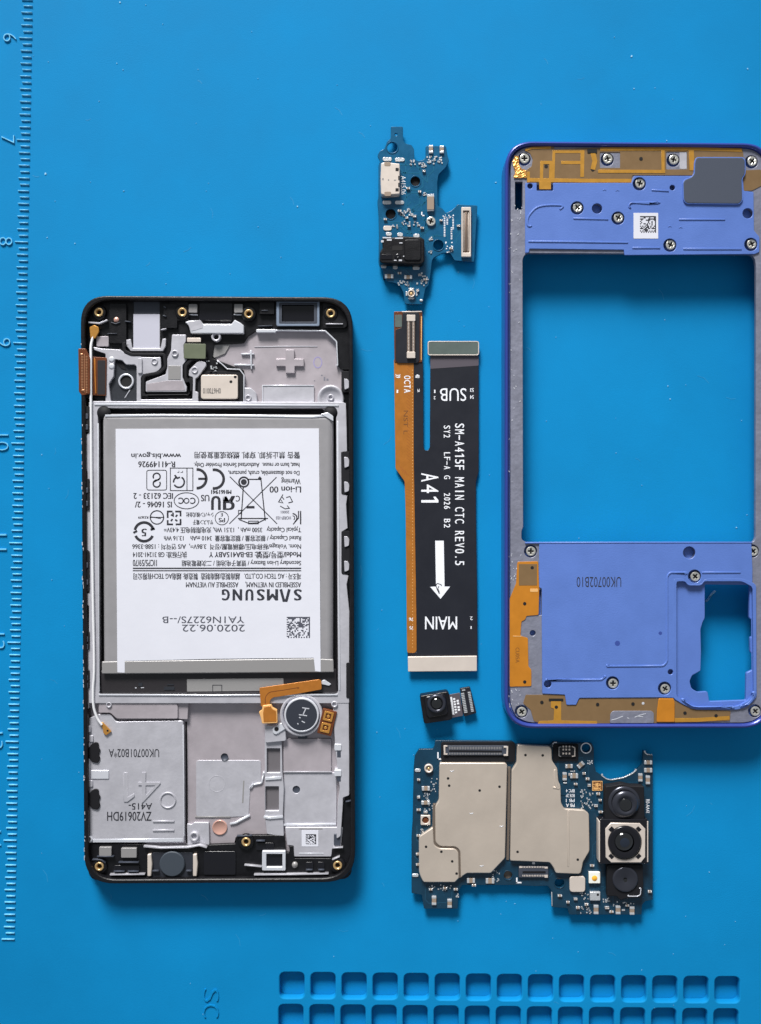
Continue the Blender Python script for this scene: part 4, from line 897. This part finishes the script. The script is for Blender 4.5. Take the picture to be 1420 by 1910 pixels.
text('silkscreen_text', mb, 'white', 'R0-AA41', 1205, 1491, 1212, 1516, ZM + .003, 90, .004)
dots('silkscreen', mb, 'white', speck(9, 1095, 1417, 1104, 1424, 1.4, 2.8, rm), ZM, .004)
lathe('antenna_socket', mb, 'cream', 800, 1434, [(8, ZM), (8, .26), (6, .265), (5, .21), (0, .21)], 24); lathe('socket_pin', mb, 'gold', 800, 1434, [(2.6, .2), (2.2, .25), (0, .252)], 12)
sq = plate('test_socket', mb, 'cream', [rr(785, 1521, 803, 1539, 1.5), circ(794, 1530, 6.4, 18)], ZM, .25, .008); lathe('socket_core', sq, 'copper', 794, 1530, [(6.4, .2), (4, .225), (0, .225)], 18)
st = box('amber_patch', mb, 'orangel', 1105, 1457, 1124, 1475, ZM, ZM + .012, .6, .002); code_print(st, 'copper', 1106, 1458, 1123, 1474, ZM + .0135, 10, 3)
fl_ = box('flash_led', mb, 'led', 1099, 1627, 1120, 1648, ZM, .27, 1, .012); lathe('phosphor', fl_, 'ledy', 1109.5, 1638.5, [(5.4, .269), (4.6, .278), (0, .281)], 20)
box('ground_pad', mb, 'cream', 1063, 1635, 1092, 1664, ZM, .26, 6, .012)
ms = box('microphone_can', mb, 'solder', 1101, 1664, 1120, 1680, ZM, .27, 1, .01); lathe('sound_hole', ms, 'dark', 1115.5, 1669, [(2.4, .271), (0, .272)], 12)
# rear cameras
c1 = plate('wide_camera', mb, 'blackm', rnd([(1130, 1467), (1146, 1465), (1160, 1462), (1176, 1466), (1202, 1467), (1203, 1530), (1129, 1530)], 3), 0, .42, .02)
lathe('lens_step', c1, 'lensr', 1165, 1497, [(30, .41), (29, .44), (25, .46), (24, .455)], 40)
lathe('lens_barrel', c1, 'lensr', 1167.5, 1501, [(25, .44), (24, .48), (20, .50), (18.5, .51), (16, .51), (14, .475), (6, .47), (5, .455)], 40)
lathe('lens_glass', c1, 'glass', 1168.5, 1503, [(13, .46), (11, .485), (7, .505), (3, .512), (0, .513)], 30)
c2 = plate('main_camera', mb, 'blackg', rnd([(1119, 1528), (1209, 1528), (1210, 1612), (1118, 1612)], 3), 0, .46, .02)
OCT = [(1140, 1535), (1194, 1536), (1204, 1546), (1204, 1599), (1196, 1609), (1140, 1609), (1130, 1599), (1130, 1546)]
def cutc(cx, cy): return circ(cx, cy, 31.5, 44)
plate('metal_cover', c2, 'cream', [OCT, cutc(1166, 1572)], .455, .50, .012)
for a in (45, 135, 225, 315):
    x, y = 1166 + 36 * math.cos(math.radians(a)), 1572 + 36 * math.sin(math.radians(a))
    plate('cover_notch', c2, 'blackg', rot(rr(x - 4.5, y - 3.4, x + 4.5, y + 3.4, .8), x, y, a + 90), .49, .503, .001)
for x0 in (1117.5, 1207.5): box('side_wall', c2, 'cream', x0, 1532, x0 + 2, 1608, .2, .475, .5, .004)
lathe('lens_barrel', c2, 'blackg', 1166, 1572, [(31, .45), (30.5, .535), (29, .555), (26.5, .56), (23, .548), (20.5, .55), (18, .53)], 48)
lathe('lens_glass', c2, 'glass', 1166, 1572, [(18.5, .51), (17, .55), (14, .58), (10, .60), (5, .61), (0, .612)], 36)
lathe('inner_lens', c2, 'teal', 1166, 1572, [(9, .605), (7, .612), (3.5, .616), (0, .617)], 28)
c3 = plate('depth_camera', mb, 'blackm', rnd([(1133, 1613), (1200, 1613), (1201, 1650), (1197, 1675), (1168, 1676), (1158, 1680), (1150, 1672), (1133, 1672)], 3), 0, .36, .02)
lathe('lens_barrel', c3, 'lensr', 1167, 1641, [(24, .35), (23, .39), (21, .40), (19, .39), (4, .388), (3, .378)], 40)
lathe('lens_glass', c3, 'glass', 1167, 1643, [(4, .386), (2, .39), (0, .391)], 16)
line('bright_edge', c3, 'bright', rnd([(1196, 1655), (1195, 1669), (1190, 1672), (1170, 1672)], 4), 1.6, .35, .372, .003)

# ================================================================ purple rear frame
fr = thing('rear_frame', 1185, 810, 'purple plastic phone rear frame with screws, orange antenna foils and open battery bay', 'phone frame')
FO = rnd([(943, 262), (1439, 266), (1440, 1359), (942, 1359)], [52, 52, 56, 56], 12)
FI = rnd([(950, 270), (1432, 274), (1433, 1351), (949, 1351)], [46, 46, 50, 50], 12)
plate('outer_shell', fr, 'shell', [FO, FI], 0, .74, .05)
OPEN = rnd([(975, 482), (982, 472), (1402, 474), (1409, 484), (1411, 500), (1410, 1004), (1406, 1011), (980, 1011), (973, 1006), (973, 990), (976, 984)], 5)
CAMW = rnd([(1315, 1090), (1399, 1091), (1398, 1153), (1405, 1158), (1406, 1186), (1400, 1189), (1400, 1217), (1406, 1221), (1406, 1249), (1393, 1255), (1392, 1306), (1323, 1308.5), (1320, 1290), (1301, 1291), (1290, 1284), (1286.5, 1271), (1291, 1260), (1307, 1251), (1308, 1215), (1307, 1174), (1311, 1160), (1315, 1153)], 3)
WELLC = rnd([(1261, 1083), (1279, 1083), (1284, 1091), (1308, 1091), (1313, 1083), (1385, 1083), (1405, 1094), (1407, 1296), (1398, 1308), (1376, 1319), (1300, 1320), (1280, 1312), (1261, 1300)], 6)
SCR = [(978, 297), (1133, 297.5), (1256, 299), (1402, 302), (1077, 388), (1153, 407), (1193, 343), (1250, 457.5), (1401, 456), (990, 1028), (1404, 1028), (1296, 1075), (1143, 1274), (1240, 1284), (973, 1327), (1408, 1326)]
DIM = [(1114, 389, 9.5), (989, 347, 5), (1254.5, 350, 5), (1395, 398, 9.5), (1286, 1031, 11.5), (1251, 1253.5, 5), (1022, 1276, 7), (994, 1181, 5.5)]
SLOT = [rr(961, 339, 975, 391, 1.5), rr(1004.5, 1100, 1010.5, 1148, 1), rr(1001.5, 344, 1032, 355.5, 1)]
def pts_in(poly, r=12.2):
    return [circ(x, y, r, 28) for x, y in SCR if inside((x, y), poly)] + [circ(x, y, q, 24) for x, y, q in DIM if inside((x, y), poly)]
plate('base_plate', fr, 'purple', [FI, OPEN, CAMW, SLOT[0]], .44, .54, .008)
plate('inner_frame', fr, 'greyrim', [shrink(FI, 3, 1191, 811, 242, 540), OPEN, WELLC] + SLOT + [circ(x, y, 12.2, 28) for x, y in SCR] + [circ(x, y, q, 24) for x, y, q in DIM], .535, .655, .008)
UP = [(980, 341), (1001.5, 341), (1001.5, 355.5), (1032, 355.5), (1032, 341), (1178, 341), (1183, 328), (1386, 328), (1388, 356), (1406, 358), (1407, 430), (1417, 442), (1417, 470), (1408, 474), (1165, 476), (1164, 466), (988, 464), (987, 471), (980, 472)]
plate('upper_panel', fr, 'purple', [rnd(UP, 1.5)] + pts_in(UP), .65, .69, .01)
LOW = [(1006, 1012), (1402, 1012), (1404, 1060), (1404, 1092), (1386, 1081), (1315, 1081), (1309, 1089.5), (1283, 1089.5), (1277, 1081), (1259, 1081), (1259, 1302), (1229, 1301), (1081, 1302), (1075, 1315), (1057, 1315), (1054, 1296), (1012, 1294), (1011, 1150), (1011, 1098), (1006, 1096)]
plate('lower_panel', fr, 'purple', [rnd(LOW, 2)] + pts_in(LOW), .65, .69, .01)
line('panel_edge', fr, 'purple', [(980, 1012.5), (1190, 1012), (1404, 1012)], 3, .6, .70, .012)
# ribs and grooves on the panels
for p, wd in ((rnd([(984, 425), (984, 405), (1000, 386), (1020, 382), (1058, 382.5)], 16), 2), ([(1070, 407), (1135, 408.5)], 2), ([(986, 450), (1090, 451), (1172, 452)], 2.2), (rnd([(1173, 388), (1176, 378), (1233, 377)], 5), 2), ([(1267, 409), (1353, 409)], 2.2),
              ([(1275, 464), (1384, 464)], 2.4), ([(1180, 462), (1232, 462)], 2), ([(1216, 354), (1248, 356)], 1.6), (rnd([(1131, 1243), (1238, 1242), (1245, 1234), (1245, 1075), (1250, 1068), (1283, 1068)], 4), 2.2), ([(1310, 1068), (1382, 1067.5)], 2.2), (rnd([(1018, 1268), (1122, 1268), (1131, 1261)], 3), 2.2)):
    line('moulded_rib', fr, 'purple', p, wd + 1.4, .68, .706, .012)
for x, y in ((1152, 355), (1250, 422), (1270, 424), (1128, 354)): line('moulded_mark', fr, 'purple', [(x - 3, y + 1), (x, y - 1), (x + 3, y + 1)], 1.4, .688, .698, .003)
plate('camera_well', fr, 'purple', [rnd([(1256, 1079), (1408, 1079), (1409, 1322), (1256, 1322)], 4), CAMW], .545, .585, .01)
plate('well_wall', fr, 'purple', [rnd([(1256, 1079), (1277, 1079), (1283, 1089), (1309, 1089), (1315, 1079), (1388, 1079), (1411, 1090), (1412, 1300), (1402, 1313), (1378, 1324), (1298, 1324), (1276, 1315), (1256, 1303)], 6), WELLC], .58, .692, .012)
line('curved_ledge', fr, 'purple', rnd([(1271, 1304), (1290, 1318), (1300, 1320), (1372, 1320)], 6), 4, .62, .715, .015)
line('curved_ledge', fr, 'purple', rnd([(1381, 1320), (1395, 1315), (1405, 1304), (1409, 1290)], 6), 5, .62, .71, .015)
for i, (x, y) in enumerate(SCR): inst('screw', SCREW, fr, x, y, .60, R.uniform(0, 90))
# antenna films
AT = rnd([(992, 310), (994, 297), (989, 286), (978, 281), (990, 275), (1034, 273), (1034, 279), (1090, 276), (1385, 277), (1387, 288), (1387, 300), (1297, 300), (1296, 327), (1180, 327), (1176, 341), (983, 341), (983, 316)], 2)
plate('antenna_film', fr, 'brown', [AT, rr(1119, 284, 1157, 313, 2), rr(1243, 283, 1282, 316, 2)], .655, .668, .003)
plate('antenna_film', fr, 'brown', [rnd([(1384, 318), (1420, 316), (1424, 345), (1402, 356), (1387, 356)], 3)], .655, .668, .003)
T_ = [([(1032, 340), (1033.5, 283), (1088, 283)], 5), ([(1047, 303), (1083, 303)], 6), ([(1087, 280), (1086, 330)], 7), ([(986, 335.5), (1100, 337), (1178, 337)], 7), ([(986, 320), (986, 340)], 5), ([(1010, 340), (1011, 303), (1028, 303), (1027, 340)], 6), ([(1120, 278), (1298, 277.5), (1384, 280)], 6),
      ([(1116, 319.5), (1176, 319.5), (1241, 320)], 6), ([(1237, 280), (1237, 322)], 6), ([(1290, 280), (1291, 318)], 9), ([(1106, 284), (1110, 300), (1106, 316)], 9), ([(980, 280), (992, 276), (1028, 275)], 4)]
for i, (p, wd) in enumerate(T_): line('antenna_trace', fr, 'trace', p, wd, .668, .672 + .0004 * i, .001)
box('spring_tab', fr, 'trace', 1006, 338, 1028, 353, .67, .682, 1, .002)
plate('bright_window', fr, 'alloy', rr(1268, 284, 1281, 315, 1), .645, .66, .002); box('black_notch', fr, 'dark', 1096, 278, 1114, 285, .66, .683, 1, .001)
gf = random.Random(5)
def crumple(name, poly, z, amp):
    xs, ys = [p[0] for p in poly], [p[1] for p in poly]; nx, ny = 16, 22; vs, fs, idx = [], [], {}
    for j in range(ny + 1):
        for i in range(nx + 1):
            x, y = min(xs) + (max(xs) - min(xs)) * i / nx, min(ys) + (max(ys) - min(ys)) * j / ny
            if inside((x, y), poly):
                idx[i, j] = len(vs); vs.append(tuple(W(x, y, z + amp * (.5 + .5 * gf.random()))))
    for (i, j) in idx:
        q = [(i, j), (i + 1, j), (i + 1, j + 1), (i, j + 1)]
        if all(k in idx for k in q): fs.append(tuple(idx[k] for k in q[::-1]))
    me = bpy.data.meshes.new(name); me.from_pydata(vs, [], fs); return obj_from(name, me, fr, M['goldf'])
crumple('gold_foil', rnd([(954, 302), (960, 290), (968, 288), (968, 300), (972, 312), (985, 318), (984, 334), (956, 334), (960, 318)], 3), .66, .03)
for x, y in ((1019, 310), (1106, 316), (1196, 296)): lathe('film_hole', fr, 'dark', x, y, [(3.4, .6745), (0, .676)], 14)
FOAM = rnd([(1300, 294), (1386, 294), (1390, 299), (1390, 324), (1384, 333), (1385, 373), (1379, 380), (1281, 379), (1276, 373), (1275, 340), (1279, 335), (1290, 331), (1296, 324), (1297, 301)], 4)
fo = plate('foam_pad', fr, 'foam', FOAM, .66, .735, .015)
line('pad_rim', fr, 'purple', FOAM, 2.4, .66, .728, .006, True)
st = box('code_sticker', fr, 'label', 1182, 397, 1228, 445, .69, .696, .6, .001); code_print(st, 'ink', 1194, 403, 1224, 434, .6975, 14, 2)
text('stamped_code', fr, 'ink', 'UK00702B10', 1076, 1076, 1159, 1095, .693, 180, -.006)
M['darkp'] = mat('ink_spot', (52, 74, 150), .5)
lathe('ink_spot', fr, 'darkp', 1152, 1200, [(5, .691), (0, .692)], 10); lathe('ink_spot', fr, 'darkp', 1232, 1181, [(3.4, .691), (0, .692)], 10)
# side antenna
SA = rnd([(966, 1048), (1004, 1047), (1006, 1100), (1005, 1147), (982, 1149), (980, 1156), (973, 1159), (971, 1186), (985, 1190), (986, 1243), (991.5, 1249), (991.5, 1280), (951, 1281), (951, 1117), (963, 1088), (965, 1051)], 2.5)
sa = plate('side_antenna', fr, 'antorange', SA, .655, .672, .004)
box('antenna_window', sa, 'brown', 968, 1052, 1002, 1092, .671, .675, 1, .001); box('antenna_fold', sa, 'orangel', 989, 1098, 1004, 1104, .671, .676, 2, .001); line('antenna_crease', sa, 'orangel', [(957, 1186.5), (973, 1187)], 1.4, .671, .677, .002)
text('printed_mark', sa, 'faintink', 'CU05A', 962, 1208, 969, 1236, .6735, 90, -.01)
for x, y in ((993, 1059), (979, 1126), (979, 1272)): lathe('antenna_hole', sa, 'dark', x, y, [(3.2, .6755), (0, .677)], 14)
# bottom antenna
BA = rnd([(981, 1296), (1055, 1296), (1057, 1315), (1075, 1315), (1081, 1303), (1229, 1303), (1262, 1308), (1290, 1323), (1363, 1326), (1362, 1345), (1225, 1349), (1010, 1350), (996, 1345), (990, 1324), (976, 1312)], 2)
bb = plate('bottom_antenna', fr, 'brown', BA, .655, .668, .003)
plate('antenna_tab', bb, 'antorange', rnd([(1229, 1303), (1257, 1303), (1259, 1310), (1259, 1347), (1225, 1347), (1226, 1326)], 2), .668, .695, .012)
line('antenna_trace', bb, 'trace', [(1259, 1343), (1300, 1343), (1361, 1339)], 7, .668, .673, .001); plate('antenna_trace', bb, 'trace', rnd([(1028, 1307), (1047, 1307), (1047, 1344), (1114, 1345), (1114, 1350), (1003, 1350), (1006, 1345), (1033, 1344), (1034, 1322), (1028, 1320)], 1.5), .668, .674, .001)
box('tab_slot', bb, 'dark', 1024, 1303, 1051, 1308, .668, .6755, 1, .001)
plate('grey_patch', bb, 'greyrim', rnd([(1144, 1326), (1216, 1326), (1220, 1330), (1220, 1349), (1138, 1349), (1139, 1331)], 3), .668, .69, .006)
multi('scratch', bb, 'bright', [ribbon(p, 1.2)[0] for p in ([(1141, 1343), (1150, 1341), (1162, 1336)], [(1170, 1339), (1174, 1340)], [(1184, 1338), (1194, 1334), (1205, 1331)], [(1190, 1336), (1200, 1337)])], .69, .694, 0, 'stuff')
for x, y in ((1011, 1310), (1038, 1319), (1115, 1314), (1181, 1313), (1278, 1330), (1336, 1335)): lathe('antenna_hole', bb, 'dark', x, y, [(3.2, .6765), (0, .678)], 14)
lathe('antenna_hole', bb, 'bright', 1200, 1312, [(2.6, .669), (0, .674)], 12)
gx = random.Random(8)
multi('paint_chips', fr, 'bright', [ribbon([(x, y), (x + gx.uniform(-2, 2), y + gx.uniform(1, 4))], gx.uniform(.6, 1.5))[0] for x, y in [(gx.uniform(949, 956) if gx.random() < .4 else gx.uniform(951, 974), gx.choice([gx.uniform(380, 470), gx.uniform(500, 900), gx.uniform(1030, 1090), gx.uniform(1284, 1320)])) for _ in range(70)]], .655, .664, 0, 'stuff')
